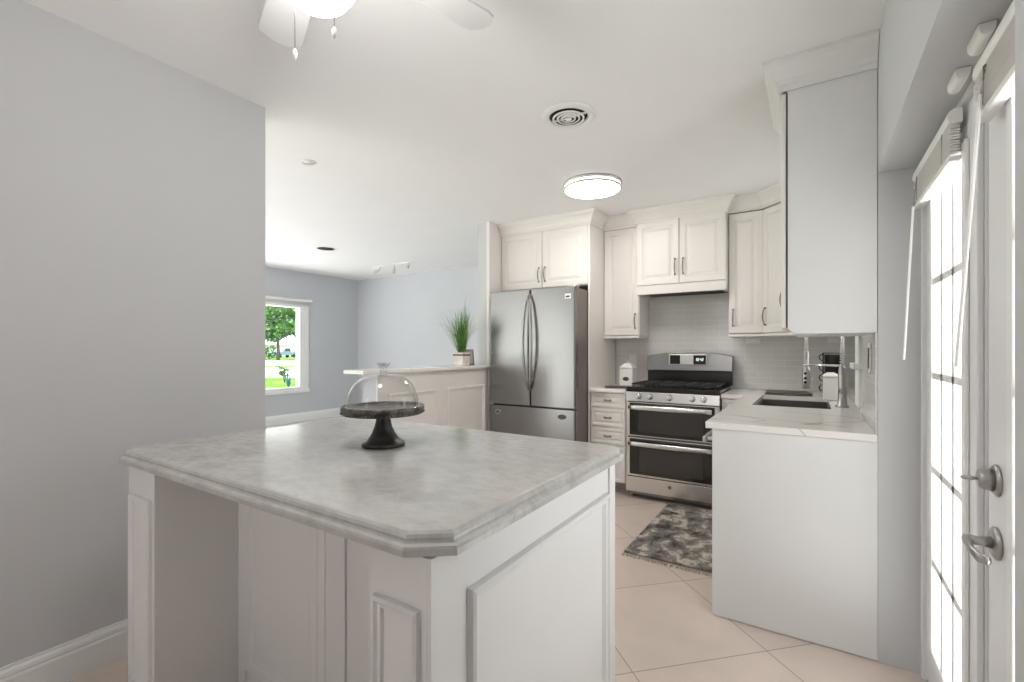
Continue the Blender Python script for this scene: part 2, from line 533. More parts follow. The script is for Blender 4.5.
# ------------------------------------------------------------------ island
IX0, IX1, IY0, IY1 = -1.99, -.545, .605, 1.605
def off_poly(poly, d):
    n = len(poly); out = []
    for i in range(n):
        a, b, c = Vector(poly[i - 1]), Vector(poly[i]), Vector(poly[(i + 1) % n])
        n1 = Vector(((b - a).y, -(b - a).x)).normalized(); n2 = Vector(((c - b).y, -(c - b).x)).normalized()
        m = (n1 + n2); m = m / m.dot(n1)
        out.append(tuple(b - m * d))
    return out
def arc_pts(cx_, cy_, r_, a0, a1, n=7):
    return [(cx_ + r_ * math.cos(math.radians(a0 + (a1 - a0) * k / n)), cy_ + r_ * math.sin(math.radians(a0 + (a1 - a0) * k / n))) for k in range(n + 1)]
poly = ([(IX1 - .078, IY0), (IX1, IY0 + .060)] + arc_pts(IX1 - .05, IY1 - .05, .05, 0, 90)
        + arc_pts(IX0 + .04, IY1 - .04, .04, 90, 180) + arc_pts(IX0 + .06, IY0 + .06, .06, 180, 270))
rings = []
for d, z in ((.006, .857), (0, .860), (0, .872), (.002, .877), (.010, .880), (.013, .884), (.013, .889), (.016, .895), (.022, .899), (.028, .900)):
    rings.append([(x, y, z) for x, y in off_poly(poly, d)])
top = MB().loft(rings).build('island_countertop', 'marble')
tag(top, 'grey veined stone countertop with stepped edge on the white island', 'countertop')

isl = thing('kitchen_island', 'white panelled kitchen island under the grey stone top', 'island', (-1.2, 1.1, 0))
bx0, bx1, by0, by1 = -1.944, -.578, .632, 1.557
rec = .896
b = MB()
b.box(-1.938, bx1 - .012, rec, by1, .0, .856)
b.build('body', 'island', isl)
# recessed face towards the camera: stiles, panel moulding
b = MB()
b.box(-1.739, -.745, rec - .004, rec, .0, .855)
b.box(-1.739, -1.690, rec - .010, rec - .004, .0, .855); b.box(-1.270, -1.238, rec - .012, rec - .004, 0, .855)
b.box(-1.236, -1.146, rec - .012, rec - .004, 0, .855)
b.rings_panel(-1.690, -1.270, .10, .82, rec - .004, [(0, -.006), (.006, -.010), (.032, -.010), (.040, -.002), (.052, -.001), (.062, .001)])
b.build('front_panel', 'island', isl, bevel=.0015)
# right end with big panel moulding, facing the doors
b = MB()
b.box(bx1 - .012, bx1, by0, by1, 0, .856)
b.build('end_panel', 'island', isl)
b = MB()
yface(b, bx1, .735, 1.482, .12, .761, [(0, 0), (.003, -.014), (.010, -.018), (.016, -.012), (.026, -.011), (.032, -.004), (.036, 0)])
b.build('panel_moulding', 'island', isl)
box_obj('corner_bead', 'island', bx1, bx1 + .006, by1 - .055, by1 - .004, 0, .856, isl, .002)
def pilaster(x0, x1, deep):
    b = MB().box(x0, x1, by0, by0 + deep, 0, .856)
    p = b.build('pilaster', 'island', isl)
    q = MB()
    ring = [(0, 0), (.002, -.009), (.009, -.012), (.014, -.007), (.022, -.006), (.026, 0)]
    i0, i1 = x0 + .014, x1 - .014
    if x1 - x0 > .18: i0, i1 = x0 + .022, x1 - .018
    rr = [[(i0 + i, by0 + dy, .12 + i), (i1 - i, by0 + dy, .12 + i), (i1 - i, by0 + dy, .758 - i), (i0 + i, by0 + dy, .758 - i)] for i, dy in ring]
    q.loft(rr, False, False)
    q.build('pilaster_moulding', 'island', p)
pilaster(bx0, -1.740, rec - by0)
pilaster(-.741, bx1 - .0125, rec - by0 - .002)

# ------------------------------------------------------------------ cake stand and dome
cx, cy = -1.270, 1.142
cs = thing('cake_stand', 'dark footed cake stand with brown rim on the island countertop', 'cake stand', (cx, cy, .9005))
MB().lathe([(.074, .9006), (.075, .908), (.070, .914), (.060, .918), (.052, .927), (.040, .945), (.031, .965), (.026, .985), (.024, 1.000), (.024, 1.012)], cx, cy).build('pedestal', 'bronze', cs)
MB().lathe([(.028, 1.010), (.10, 1.010), (.134, 1.012), (.139, 1.016), (.136, 1.020), (.140, 1.024), (.142, 1.029), (.142, 1.038), (.139, 1.041), (.136, 1.041), (.130, 1.034), (.02, 1.034)], cx, cy, 64).build('plate', 'platewood', cs)
bd = MB()
for k in range(72):
    a = 2 * math.pi * k / 72
    m = Matrix.Translation((cx + .140 * math.cos(a), cy + .140 * math.sin(a), 1.019))
    bd.lathe([(.0005, -.0035), (.003, -.002), (.004, 0), (.003, .002), (.0005, .0035)], 0, 0, 6, True, m)
bd.build('beaded_edge', 'platewood', cs)
dm = thing('glass_cloche', 'clear glass dome with flared knob covering the cake stand', 'dome', (cx, cy, 1.035))
prof = []
for k in range(0, 23):
    t = k / 22 * math.pi / 2
    prof.append((max(.012, .122 * math.cos(t) ** .72), 1.036 + .117 * math.sin(t) ** .95))
inner = [(max(.0115, r - .003), z - (.003 if i > 6 else 0)) for i, (r, z) in enumerate(prof)]
full = [(.126, 1.0355)] + prof
MB().lathe(full + [], cx, cy, 64, caps=False).build('dome', 'dome', dm)
MB().lathe([(.128, 1.0352), (.130, 1.038), (.126, 1.041), (.121, 1.040)], cx, cy, 64, caps=False).build('rim', 'knobglass', dm)
MB().lathe([(.016, 1.152), (.011, 1.155), (.010, 1.160), (.013, 1.172), (.021, 1.184), (.023, 1.189), (.017, 1.190), (.008, 1.182), (.001, 1.178)], cx, cy, 32).build('knob', 'knobglass', dm)

# ------------------------------------------------------------------ cabinet helpers (local: front looks to -y, x right, origin front-left-bottom)
DOORP = [(0, .003), (.003, 0), (.048, 0), (.052, .005), (.060, .007), (.066, .007), (.084, .001), (.088, 0)]
def bow(mb, p, q, out, r=.0045, n=9):
    """bowed pull from p to q; out = outward vector"""
    P, Q, O = Vector(p), Vector(q), Vector(out)
    pts = []
    for k in range(n):
        t = k / (n - 1)
        pts.append(P.lerp(Q, t) + O * (.45 + .55 * math.sin(math.pi * t)))
    rr = [r * (.75 + .5 * math.sin(math.pi * k / (n - 1))) for k in range(n)]
    mb.tube([P] + pts + [Q], [r] + rr + [r], 8)
    for e in (P, Q):
        mb.tube([e, e + O * .3], r * 1.7, 10)
def cab_door(parent, x0, x1, z0, z1, handle=None, y=0, m='cab', prof=None, hl=.13):
    """door 20 mm thick in front of y; handle: ('l'|'r', zc) vertical, or 'h' horizontal in the middle"""
    if x1 - x0 < .2 and prof is None:
        prof = [(0, .003), (.003, 0), (.034, 0), (.038, .005), (.044, .006), (.052, .006), (.064, .001), (.068, 0)]
    d = MB().rings_panel(x0, x1, z0, z1, y - .020, prof or DOORP, back=.019).build('door', m, parent, False)
    if handle:
        s, zc = handle
        hx = x0 + .030 if s == 'l' else x1 - .030
        h = MB()
        bow(h, (hx, y - .020, zc - hl / 2), (hx, y - .020, zc + hl / 2), (0, -.028, 0), .005)
        h.build('handle', 'pull', d, False)
    return d
def crown_prof(z1=CEIL, h=.118, d=.072):
    z0 = z1 - h
    return [(0, z0), (.008, z0), (.010, z0 + .018), (.018, z0 + .024), (.024, z0 + .045), (d * .62, z0 + .075), (d * .86, z0 + .090), (d * .9, z0 + .098), (d, z0 + .104), (d, z1 - .001), (0, z1 - .001)]

def cabinet(label, loc, wdt, dep, h, doors, rotz=0, m='cab', rail=0.0, carc=0):
    c = thing('wall_cabinet', label, 'cabinet', loc, rotz)
    MB().box(0, wdt, .0, dep, rail, h).build('body', m, c, False, .001)
    if rail:
        MB().box(0, wdt, -.016, dep, 0, rail - .002).build('light_rail', m, c, False, .003)
    for (x0, x1, z0, z1, hd) in doors:
        cab_door(c, x0, x1, z0, z1, hd, 0, m)
    # dark gaps around the doors
    return c

# cabinet above fridge with tall side panel
FY = 3.88
c = cabinet('white double door cabinet built in above the refrigerator', (-2.604, FY, 1.815), .929, BY - FY, CEIL - .001 - 1.815,
            [(.004, .462, .006, .535, ('r', .13)), (.468, .928, .006, .535, ('l', .13))])
MB().box(0, .93, -.006, .0, .537, .541).build('shadow_gap', 'gap', c, False)
tag(box_obj('refrigerator_side_panel', 'cab', -1.6735 + .0005, -1.6535, FY - .02, BY - .012, .0005, CEIL - .002, bevel=.0015), 'full height white panel standing at the right side of the refrigerator', 'panel')
MB().sweep([(-2.604, FY - .02), (-1.654, FY - .02), (-1.654, 4.12)], crown_prof()).build('crown_moulding', 'cab', c)
# narrow cabinet left of the hood
c = cabinet('tall narrow white cabinet between refrigerator panel and range hood', (-1.652, 4.20, 1.343), .337, BY - 4.20, CEIL - .001 - 1.343,
            [(.006, .331, .028, 1.005, ('r', .155))], rail=.024)
MB().box(0, .33, -.006, 0, 1.007, 1.012).build('shadow_gap', 'gap', c, False)
MB().sweep([(-1.652, 4.18), (-1.327, 4.18)], crown_prof()).build('crown_moulding', 'cab', c)
# cabinet over the range
c = cabinet('white double door cabinet with valance over the range', (-1.3145, 4.12, 1.80), .735, BY - 4.12, CEIL - .001 - 1.80,
            [(.003, .364, .004, .553, ('r', .145)), (.370, .731, .004, .553, ('l', .145))])
MB().box(0, .735, -.006, 0, .556, .560).build('shadow_gap', 'gap', c, False)
MB().box(0, .735, -.020, .0, -.078, -.001).build('valance', 'cab', c, False, .003)
MB().box(0, .018, .001, BY - 4.12, -.078, -.001).build('valance_side', 'cab', c, False)
MB().box(.717, .735, .001, BY - 4.12, -.078, -.001).build('valance_side', 'cab', c, False)
MB().sweep([(-1.3145, 4.195), (-1.3145, 4.10), (-.5795, 4.10), (-.5795, 4.195)], crown_prof()).build('crown_moulding', 'cab', c)
hd = thing('range_hood', 'dark stainless insert hood tucked under the cabinet over the range', 'range hood', (-.95, 4.3, 1.735))
MB().box(-1.290, -.605, 4.125, 4.48, 1.738, 1.795).build('hood_body', 'steel', hd, bevel=.003)
MB().box(-1.25, -.645, 4.16, 4.45, 1.733, 1.7378).build('filter', 'blackm', hd)
for x in (-1.13, -.77):
    MB().lathe([(.022, 1.731), (.022, 1.7329)], x, 4.17, 16).build('hood_lamp', 'plastic', hd)
# narrow right of the hood
c = cabinet('narrow white cabinet just right of the range hood', (-.577, 4.20, 1.343), .257, BY - 4.20, CEIL - .001 - 1.343,
            [(.006, .251, .028, 1.000, ('l', .155))], rail=.024)
MB().box(0, .257, -.006, 0, 1.002, 1.007).build('shadow_gap', 'gap', c, False)
MB().sweep([(-.570, 4.18), (-.328, 4.18)], crown_prof()).build('crown_moulding', 'cab', c)
# diagonal corner cabinet
DX, DY_ = -.318, 4.20
dl = .205 * math.sqrt(2)
c = thing('wall_cabinet', 'white diagonal corner cabinet at the kitchen back corner', 'cabinet', (DX, DY_, 1.343), -math.pi / 4)
def inv(px_, py_):
    v = Vector((px_ - DX, py_ - DY_)); a = math.pi / 4
    return (v.x * math.cos(a) - v.y * math.sin(a), v.x * math.sin(a) + v.y * math.cos(a))
pl = [inv(DX, DY_), inv(DX + .205, DY_ - .205), inv(.298, DY_ - .205), inv(.298, BY - .001), inv(DX, BY - .001)]
MB().prism(pl, .024, CEIL - .001 - 1.343).build('body', 'cab', c, False)
MB().box(.0, dl, -.014, .03, 0, .022).build('light_rail', 'cab', c, False, .003)
cab_door(c, .006, dl - .006, .028, 1.000, ('l', .155))
MB().box(0.01, dl - .01, -.006, 0, 1.002, 1.007).build('shadow_gap', 'gap', c, False)
MB().sweep([(.004, -.02), (dl - .004, -.02)], [(o, z - 1.343) for o, z in crown_prof()]).build('crown_moulding', 'cab', c, False)
# near cabinet on the right wall (fronts look to -x)
NX, NY0, NY1, NZ = -.090, 2.343, 2.95, 1.325
c = thing('wall_cabinet', 'tall white cabinet on the right wall above the peninsula end', 'cabinet', (.22, 2.343, 1.305))
nb = [(NX, 1.328), (NX + .026, 1.305), (RW - .002, 1.305), (RW - .002, CEIL - .002), (NX, CEIL - .002)]
MB().loft([[(x, NY0, z) for x, z in nb], [(x, NY1, z) for x, z in nb]]).build('body', 'cab_side', c, bevel=.001)
m4 = Matrix.Translation((NX - .004, NY1 - .003, 0)) @ Matrix.Rotation(-math.pi / 2, 4, 'Z')
d = MB().rings_panel(0, NY1 - NY0 - .005, NZ + .006, 2.345, -.020, DOORP, back=.019, mtx=m4).build('door', 'cab', c)
h = MB(); bow(h, (NX - .024, NY1 - .08, 1.44), (NX - .024, NY1 - .08, 1.57), (-.028, 0, 0), .005)
h.build('handle', 'pull', d)
MB().box(NX - .0035, NX + .002, NY0 - .0008, NY0 + .01, NZ + .006, 2.345).build('shadow_gap', 'gap', c)
MB().sweep([(NX - .022, NY1), (NX - .022, NY0 - .004), (RW - .002, NY0 - .004)], [(o * .95, z) for o, z in crown_prof()][::1]).build('crown_moulding', 'cab_side', c)

# ------------------------------------------------------------------ fridge
fr = thing('refrigerator', 'stainless french door refrigerator with bottom freezer drawer', 'refrigerator', (-2.2, 4.1, 0))
fx0, fx1, fxm = -2.562, -1.6765, -2.119
F0 = 3.600
MB().box(fx0 + .004, fx1 - .003, F0 + .062, 4.35, .02, 1.765).build('body', 'bside', fr, bevel=.004)
def fdoor(name, x0, x1, z0, z1):
    # gently crowned front, rounded vertical edges
    pl = [(x0, F0 + .060), (x0, F0 + .016), (x0 + .004, F0 + .006), (x0 + .014, F0 + .001)]
    n = 8
    for k in range(1, n):
        t = k / n
        pl.append((x0 + .014 + (x1 - x0 - .028) * t, F0 + .001 - .004 * math.sin(math.pi * t)))
    pl += [(x1 - .014, F0 + .001), (x1 - .004, F0 + .006), (x1, F0 + .016), (x1, F0 + .060)]
    o = MB().prism(pl, z0, z1).build(name, 'steel', fr, bevel=.003)
    return o
dL = fdoor('door', fx0, fxm - .003, .738, 1.775)
dR = fdoor('door', fxm + .003, fx1, .738, 1.775)
dF = fdoor('freezer_drawer', fx0, fx1, .09, .724)
box_obj('kick_grille', 'blackm', fx0 + .02, fx1 - .02, F0 + .05, F0 + .08, .005, .085, fr)
for o, hx in ((dL, fxm - .032), (dR, fxm + .032)):
    h = MB()
    pts = []
    for k in range(15):
        t = k / 14
        pts.append((hx + (hx - fxm) * (-.75 + 1.05 * math.sin(math.pi * t) ** .8), F0 - .012 - .042 * math.sin(math.pi * t) ** .6, (.885 + .84 * t)))
    h.tube(pts, [.008 + .006 * math.sin(math.pi * k / 14) for k in range(15)], 12)
    h.build('handle', 'nickel', o)
h = MB()
#h.tube([(fx0 + .10 + .66 * k / 14, F0 - .010 - .045 * math.sin(math.pi * k / 14) ** .6, .615) for k in range(15)], [.008 + .005 * math.sin(math.pi * k / 14) for k in range(15)], 12)
bdg = MB().box(-1.772, -1.716, F0 - .004, F0 + .003, 1.672, 1.714).build('energy_badge', 'plastic', dR, bevel=.001)
MB().box(-1.762, -1.726, F0 - .0055, F0 - .0042, 1.684, 1.697).build('badge_text', 'screen', bdg)
# round ring logo and dark oval sticker on freezer drawer
rl = []
for k in range(24):
    a = 2 * math.pi * k / 24
    rl.append((-2.463 + .030 * math.cos(a), F0 - .002, .662 + .019 * math.sin(a)))
MB().tube(rl, .003, 6, closed=True).build('oval_logo', 'chrome', dF)
m4 = Matrix.Translation((-1.800, F0 - .001, .662)) @ Matrix.Rotation(math.pi / 2, 4, 'X') @ Matrix.Diagonal((1.5, .8, 1, 1))
MB().lathe([(.026, -.001), (.026, .005)], 0, 0, 24, False, m4).build('dark_sticker', 'screen', dF)
box_obj('hinge_cover', 'steel_l', fx1 - .09, fx1 - .005, F0 + .03, F0 + .11, 1.776, 1.79, fr, .004)

# ------------------------------------------------------------------ base cabinets left of range
dc = thing('drawer_base_cabinet', 'white drawer base cabinet between refrigerator panel and range', 'cabinet', (-1.48, 4.1, 0))
MB().box(-1.648, -1.325, 3.87, 4.46, .10, .868).build('body', 'cab', dc)
box_obj('toe_kick', 'toe', -1.648, -1.325, 4.01, 4.03, 0, .099, dc)
zz = [(.738, .862), (.572, .728), (.420, .562), (.105, .410)]
DRP = [(0, .003), (.003, 0), (.022, 0), (.026, .005), (.034, .007), (.040, .007), (.050, .002), (.054, .001)]
for z0, z1 in zz:
    d = MB().rings_panel(-1.642, -1.331, z0, z1, 3.850, DRP, back=.019).build('drawer', 'cab', dc)
    zc = (z0 + z1) / 2
    h = MB(); bow(h, (-1.512, 3.851, zc), (-1.462, 3.851, zc), (0, -.024, 0), .006)
    h.build('handle', 'pull', d)
ct = MB().box(-1.650, -1.322, 3.83, BY - .012, .870, .90).build('countertop', 'quartz', bevel=.003)
tag(ct, 'short white quartz countertop left of the range', 'countertop')

# ------------------------------------------------------------------ range
RX0, RX1, RY = -1.318, -.588, 3.84
rg = thing('gas_range', 'stainless double oven gas range with black cooktop against the tiled wall', 'stove', (-.95, 4.1, 0))
MB().box(RX0 + .003, RX1 - .003, RY + .03, 4.44, .03, .895).build('body', 'steel', rg)
for x in (RX0 + .05, RX1 - .05):
    MB().lathe([(.018, .0), (.018, .03)], x, RY + .08, 12).build('foot', 'rubber', rg)
# control panel, slightly sloped
pr = [(RY + .03, .812), (RY - .022, .812), (RY - .008, .888), (RY + .03, .888)]
cp = MB().loft([[(x, y, z) for y, z in pr] for x in (RX0, RX1)]).build('control_panel', 'steel_l', rg, bevel=.002)
for kx in (-1.205, -1.113, -.958, -.785, -.700):
    kb = Matrix.Translation((kx, RY - .015, .852)) @ Matrix.Rotation(math.radians(90 - 10), 4, 'X')
    k = MB().lathe([(.024, -.002), (.024, .004), (.020, .006), (.019, .026), (.017, .029), (.004, .029)], 0, 0, 24, True, kb)
    k = k.box(-.004, .004, -.019, .019, .029, .036, mtx=kb).build('knob', 'steel_l', rg)
# cooktop
ck = MB().box(RX0, RX1, RY - .006, 4.40, .889, .928).build('cooktop', 'black', rg, bevel=.006)
gr = MB()
for gx0, gx1 in ((RX0 + .03, RX0 + .255), (RX0 + .262, RX1 - .262), (RX1 - .255, RX1 - .03)):
    for y in (RY + .05, RY + .50):
        gr.box(gx0, gx1, y, y + .010, .944, .956)
    for x in (gx0, gx1 - .010):
        gr.box(x, x + .010, RY + .05, RY + .51, .944, .956)
    xm = (gx0 + gx1) / 2
    gr.box(xm - .005, xm + .005, RY + .05, RY + .51, .946, .958)
    for y in (RY + .15, RY + .275, RY + .40):
        gr.box(gx0, gx1, y, y + .009, .946, .958)
    for x in (gx0 + .005, gx1 - .012):
        for y in (RY + .055, RY + .28, RY + .495):
            gr.box(x, x + .008, y, y + .008, .928, .946)
gr.build('grate', 'blackm', rg, bevel=.0015)
for bx, byy, r in ((RX0 + .14, RY + .16, .040), (RX0 + .14, RY + .40, .034), (RX0 + .365, RY + .28, .045), (RX1 - .14, RY + .16, .044), (RX1 - .14, RY + .40, .030)):
    MB().lathe([(r, .9282), (r, .934), (r * .8, .937), (r * .8, .943), (r * .3, .9435)], bx, byy, 24).build('burner', 'blackm', rg)
# backguard: black lower part, arched steel upper part
MB().box(RX0 + .020, RX1 + .014, 4.385, 4.435, .928, 1.046).build('backguard_base', 'black', rg, bevel=.003)
n = 20; ar = []
bgx0, bgx1 = RX0 + .016, RX1 + .018
for k in range(n + 1):
    t = k / n
    ar.append((bgx0 + (bgx1 - bgx0) * t, 1.180 + .042 * math.sin(math.pi * t) ** .8))
fl = [(bgx0, 1.048)] + ar + [(bgx1, 1.048)]
bgd = MB().loft([[(x, 4.365 - (.0 if True else 0) + (z - 1.048) * .12, z) for x, z in fl], [(x, 4.455, z) for x, z in fl]])  .build('backguard', 'steel', rg, bevel=.006)
disp = MB().box(-1.100, -.770, 4.364, 4.385, 1.098, 1.198).build('display_bezel', 'alu', bgd, bevel=.006)
MB().box(-1.088, -1.000, 4.3615, 4.366, 1.108, 1.188).build('touch_panel', 'screen', disp)
MB().box(-.885, -.782, 4.3615, 4.366, 1.108, 1.188).build('clock_screen', 'screen', disp)
MB().box(-.999, -.886, 4.3615, 4.366, 1.108, 1.188).build('keypad', 'steel_l', disp)
# clock digits 10:42 style strokes
dg = MB()
def seg7(mb, x, z, s, on):
    P = {'a': (0, 2, 1, 2), 'b': (1, 1, 1, 2), 'c': (1, 0, 1, 1), 'd': (0, 0, 1, 0), 'e': (0, 0, 0, 1), 'f': (0, 1, 0, 2), 'g': (0, 1, 1, 1)}
    for k in on:
        x0, z0, x1, z1 = P[k]
        mb.box(x + x0 * s - .0012, x + x1 * s + .0012, 4.3602, 4.3612, z + z0 * s - .0012, z + z1 * s + .0012)
for i, on in enumerate(('bc', 'abcdef', 'bcfg', 'abged')):
    seg7(dg, -.870 + i * .017 + (.006 if i > 1 else 0), 1.140, .010, on)
dg.build('clock_digits', 'digits', disp)
# oven doors
def oven(z0, z1, zg0, zg1, zh):
    d = MB()
    d.box(RX0 + .002, RX1 - .002, RY - .012, RY + .026, z0, z1)
    o = d.build('oven_door', 'steel_l', rg, bevel=.003)
    MB().box(RX0 + .034, RX1 - .034, RY - .016, RY - .0125, zg0, zg1).build('oven_window', 'oglass', o, bevel=.002)
    MB().box(RX0 + .115, RX1 - .115, RY - .0185, RY - .0165, zg0 + .028, zg1 - .055).build('inner_pane', 'oglass2', o, bevel=.001)
    h = MB()
    hx0, hx1 = RX0 + .032, RX1 - .050
    prf = []
    for k in range(13):
        t = k / 12
        prf.append((hx0 + (hx1 - hx0) * t, RY - .046 - .016 * math.sin(math.pi * t), zh))
    for p in prf: pass
    rings = []
    for p in prf:
        rings.append([(p[0], p[1] + .009 * math.cos(a), p[2] + .019 * math.sin(a)) for a in [2 * math.pi * q / 12 for q in range(12)]])
    h.loft(rings, smooth=True)
    for x in (hx0 + .02, hx1 - .02):
        h.box(x - .012, x + .012, RY - .046, RY - .0165, zh - .012, zh + .012)
    h.build('handle', 'steel_l', o)
oven(.520, .802, .530, .795, .762)
oven(.190, .508, .205, .500, .462)
MB().box(RX0 + .002, RX1 - .002, RY - .014, RY + .026, .062, .183).build('warming_drawer', 'steel_l', rg, bevel=.003)
m4 = Matrix.Translation((-.958, RY - .0145, .135)) @ Matrix.Rotation(math.pi / 2, 4, 'X')
lg = MB().lathe([(.014, -.001), (.014, .003)], 0, 0, 24, False, m4).build('round_emblem', 'frame_d', rg)
MB().tube([(-.958 + .0095 * math.cos(a), RY - .0185, .135 + .0095 * math.sin(a)) for a in [2 * math.pi * k / 16 for k in range(16)]], .0012, 5, closed=True).build('emblem_ring', 'chrome', lg)
MB().box(RX0 + .04, RX1 - .04, RY + .04, RY + .05, .004, .044).build('kick_shadow_plate', 'gap', rg)

# ------------------------------------------------------------------ right run: base cabinets, dishwasher, counter, sink
PX = -.392
bc = thing('base_cabinet', 'white filler base cabinet between range and sink run', 'cabinet', (-.49, 4.1, 0))
MB().box(-.582, -.410, 3.885, 4.46, .10, .868).build('body', 'cab', bc)
MB().rings_panel(-.578, -.414, .735, .862, 3.866, DRP, back=.018).build('drawer', 'cab', bc)
MB().rings_panel(-.578, -.414, .105, .725, 3.866, [(0, .003), (.003, 0), (.034, 0), (.038, .005), (.050, .006)], back=.018).build('door', 'cab', bc)
box_obj('toe_kick', 'toe', -.582, -.410, 3.96, 3.98, 0, .099, bc)

pn = thing('peninsula_base_cabinet', 'white sink run base cabinet with plain end panel facing the doors', 'cabinet', (-.09, 3.4, 0))
MB().box(PX, RW - .001, 2.340, 2.358, .004, .868).build('end_panel', 'cab_side', pn, bevel=.001)
MB().box(-.36, RW - .002, 2.36, 3.17, .10, .64).box(-.36, .29, 3.175, BY - .02, .10, .64).build('body', 'cab_side', pn)
MB().box(-.378, -.361, 2.975, 3.86, .10, .868).build('face', 'cab', pn)
for y0, y1 in ((2.98, 3.41), (3.42, 3.85)):
    m4 = Matrix.Translation((-.378, y1, 0)) @ Matrix.Rotation(-math.pi / 2, 4, 'Z')
    d = MB().rings_panel(0, y1 - y0, .11, .86, -.020, DOORP, back=.019, mtx=m4).build('door', 'cab', pn)
    hy = y0 + .04 if y0 > 3.2 else y1 - .04
    h = MB(); bow(h, (-.398, hy, .70), (-.398, hy, .82), (-.028, 0, 0), .005); h.build('handle', 'pull', d)
box_obj('toe_kick', 'toe', -.33, -.31, 2.36, 3.9, 0, .099, pn)

dw = thing('dishwasher', 'stainless dishwasher with bar handle at the near end of the sink run', 'dishwasher', (-.38, 2.67, .1))
MB().box(PX - .002, -.362, 2.364, 2.968, .11, .862).build('front', 'steel_l', dw, bevel=.003)
h = MB().box(-.452, -.436, 2.435, 2.90, .785, .812)
h.box(-.437, PX - .003, 2.46, 2.475, .79, .807).box(-.437, PX - .003, 2.86, 2.875, .79, .807)
h.build('handle', 'steel_l', dw, bevel=.003)

SX0, SX1, SY0, SY1 = -.310, .092, 3.20, 3.95
ct = MB()
CX0, CXR = -.42, .218
ct.box(CX0, CXR, 2.335, 3.168, .870, .90)
ct.box(CX0, .297, 3.168, SY0, .870, .90)
ct.box(CX0, SX0, SY0, SY1, .870, .90)
ct.box(SX1, .297, SY0, SY1, .870, .90)
ct.box(CX0, .297, SY1, BY - .012, .870, .90)
ct.box(-.584, CX0, 3.855, BY - .012, .870, .90)
ct = ct.build('countertop', 'quartz')
tag(ct, 'white quartz countertop with thin grey veins around the sink', 'countertop')
# raised ledge at the window recess
tag(box_obj('stone_ledge', 'quartz', .225, .297, 3.18, 4.47, .901, .945, bevel=.003), 'raised white stone ledge behind the sink faucet', 'ledge')

sk = thing('kitchen_sink', 'rectangular undermount stainless sink set in the quartz countertop', 'sink', (-.11, 3.6, .66))
s = MB()
t = .012
s.box(SX0 - t, SX1 + t, SY0 - t, SY1 + t, .660, .672)
s.box(SX0 - t, SX0 - .001, SY0 - t, SY1 + t, .672, .869); s.box(SX1 + .001, SX1 + t, SY0 - t, SY1 + t, .672, .869)
s.box(SX0, SX1, SY0 - t, SY0 - .001, .672, .869); s.box(SX0, SX1, SY1 + .001, SY1 + t, .672, .869)
s.build('basin', 'drain', sk)
MB().lathe([(.045, .6722), (.045, .675), (.030, .675), (.028, .6725)], -.11, 3.6, 24).build('drain_strainer', 'chrome', sk)

# faucet
fc = thing('kitchen_faucet', 'tall chrome spring faucet with pull down sprayer behind the sink', 'faucet', (.150, 3.37, .9003))
X, Y = .150, 3.37
MB().lathe([(.034, .9005), (.034, .908), (.024, .912), (.020, .99), (.020, 1.12), (.016, 1.132), (.012, 1.14)], X, Y, 24).build('body', 'nickel', fc)
MB().tube([(X, Y - .02, .985), (X - .01, Y - .055, .99), (X - .015, Y - .10, 1.01)], [.009, .008, .006], 10).build('lever', 'nickel', fc)
sx, sy = -.030, 3.45
arc = [(X, Y, 1.14), (X, Y, 1.30)]
for k in range(13):
    t = math.pi * k / 12
    c_ = (1 - math.cos(t)) / 2
    arc.append((X + (sx - X) * c_, Y + (sy - Y) * c_, 1.38 + .11 * math.sin(t)))
arc += [(sx, sy, 1.30), (sx, sy, 1.22)]
MB().tube(arc, .0055, 8).build('hose', 'chrome', fc)
# spring coil around the hose
L = [0]
for a, b_ in zip(arc, arc[1:]): L.append(L[-1] + (Vector(b_) - Vector(a)).length)
coil = []
turns = 46; N = turns * 8
for k in range(N):
    s_ = L[-1] * k / (N - 1)
    i = 0
    while i < len(L) - 2 and L[i + 1] < s_: i += 1
    f_ = (s_ - L[i]) / (L[i + 1] - L[i])
    p = Vector(arc[i]).lerp(Vector(arc[i + 1]), f_)
    tdir = (Vector(arc[i + 1]) - Vector(arc[i])).normalized()
    u = tdir.cross(Vector((.4, -.9, 0)).normalized()).normalized(); w_ = u.cross(tdir)
    a = 2 * math.pi * turns * k / (N - 1)
    coil.append(tuple(p + (u * math.cos(a) + w_ * math.sin(a)) * .0115))
MB().tube(coil, .0022, 5).build('spring', 'chrome', fc)
MB().lathe([(.010, 1.23), (.014, 1.22), (.012, 1.13), (.018, 1.12), (.023, 1.105), (.024, 1.00), (.021, .995), (.004, .995)], sx, sy, 20).build('sprayer', 'nickel', fc)
b = MB()
for z in (1.035, 1.06, 1.09):
    m4 = Matrix.Translation((sx - .005, sy - .0235, z)) @ Matrix.Rotation(math.pi / 2, 4, 'X')
    b.lathe([(.008, -.002), (.008, .003)], 0, 0, 12, False, m4)
b.build('spray_button', 'black', fc)
MB().tube([(X, Y, 1.142), (sx, sy, 1.142)], .006, 8).tube([(sx + .02 * math.cos(a), sy + .02 * math.sin(a), 1.142) for a in [2 * math.pi * k / 16 for k in range(16)]], .004, 6, closed=True).build('docking_arm', 'chrome', fc)

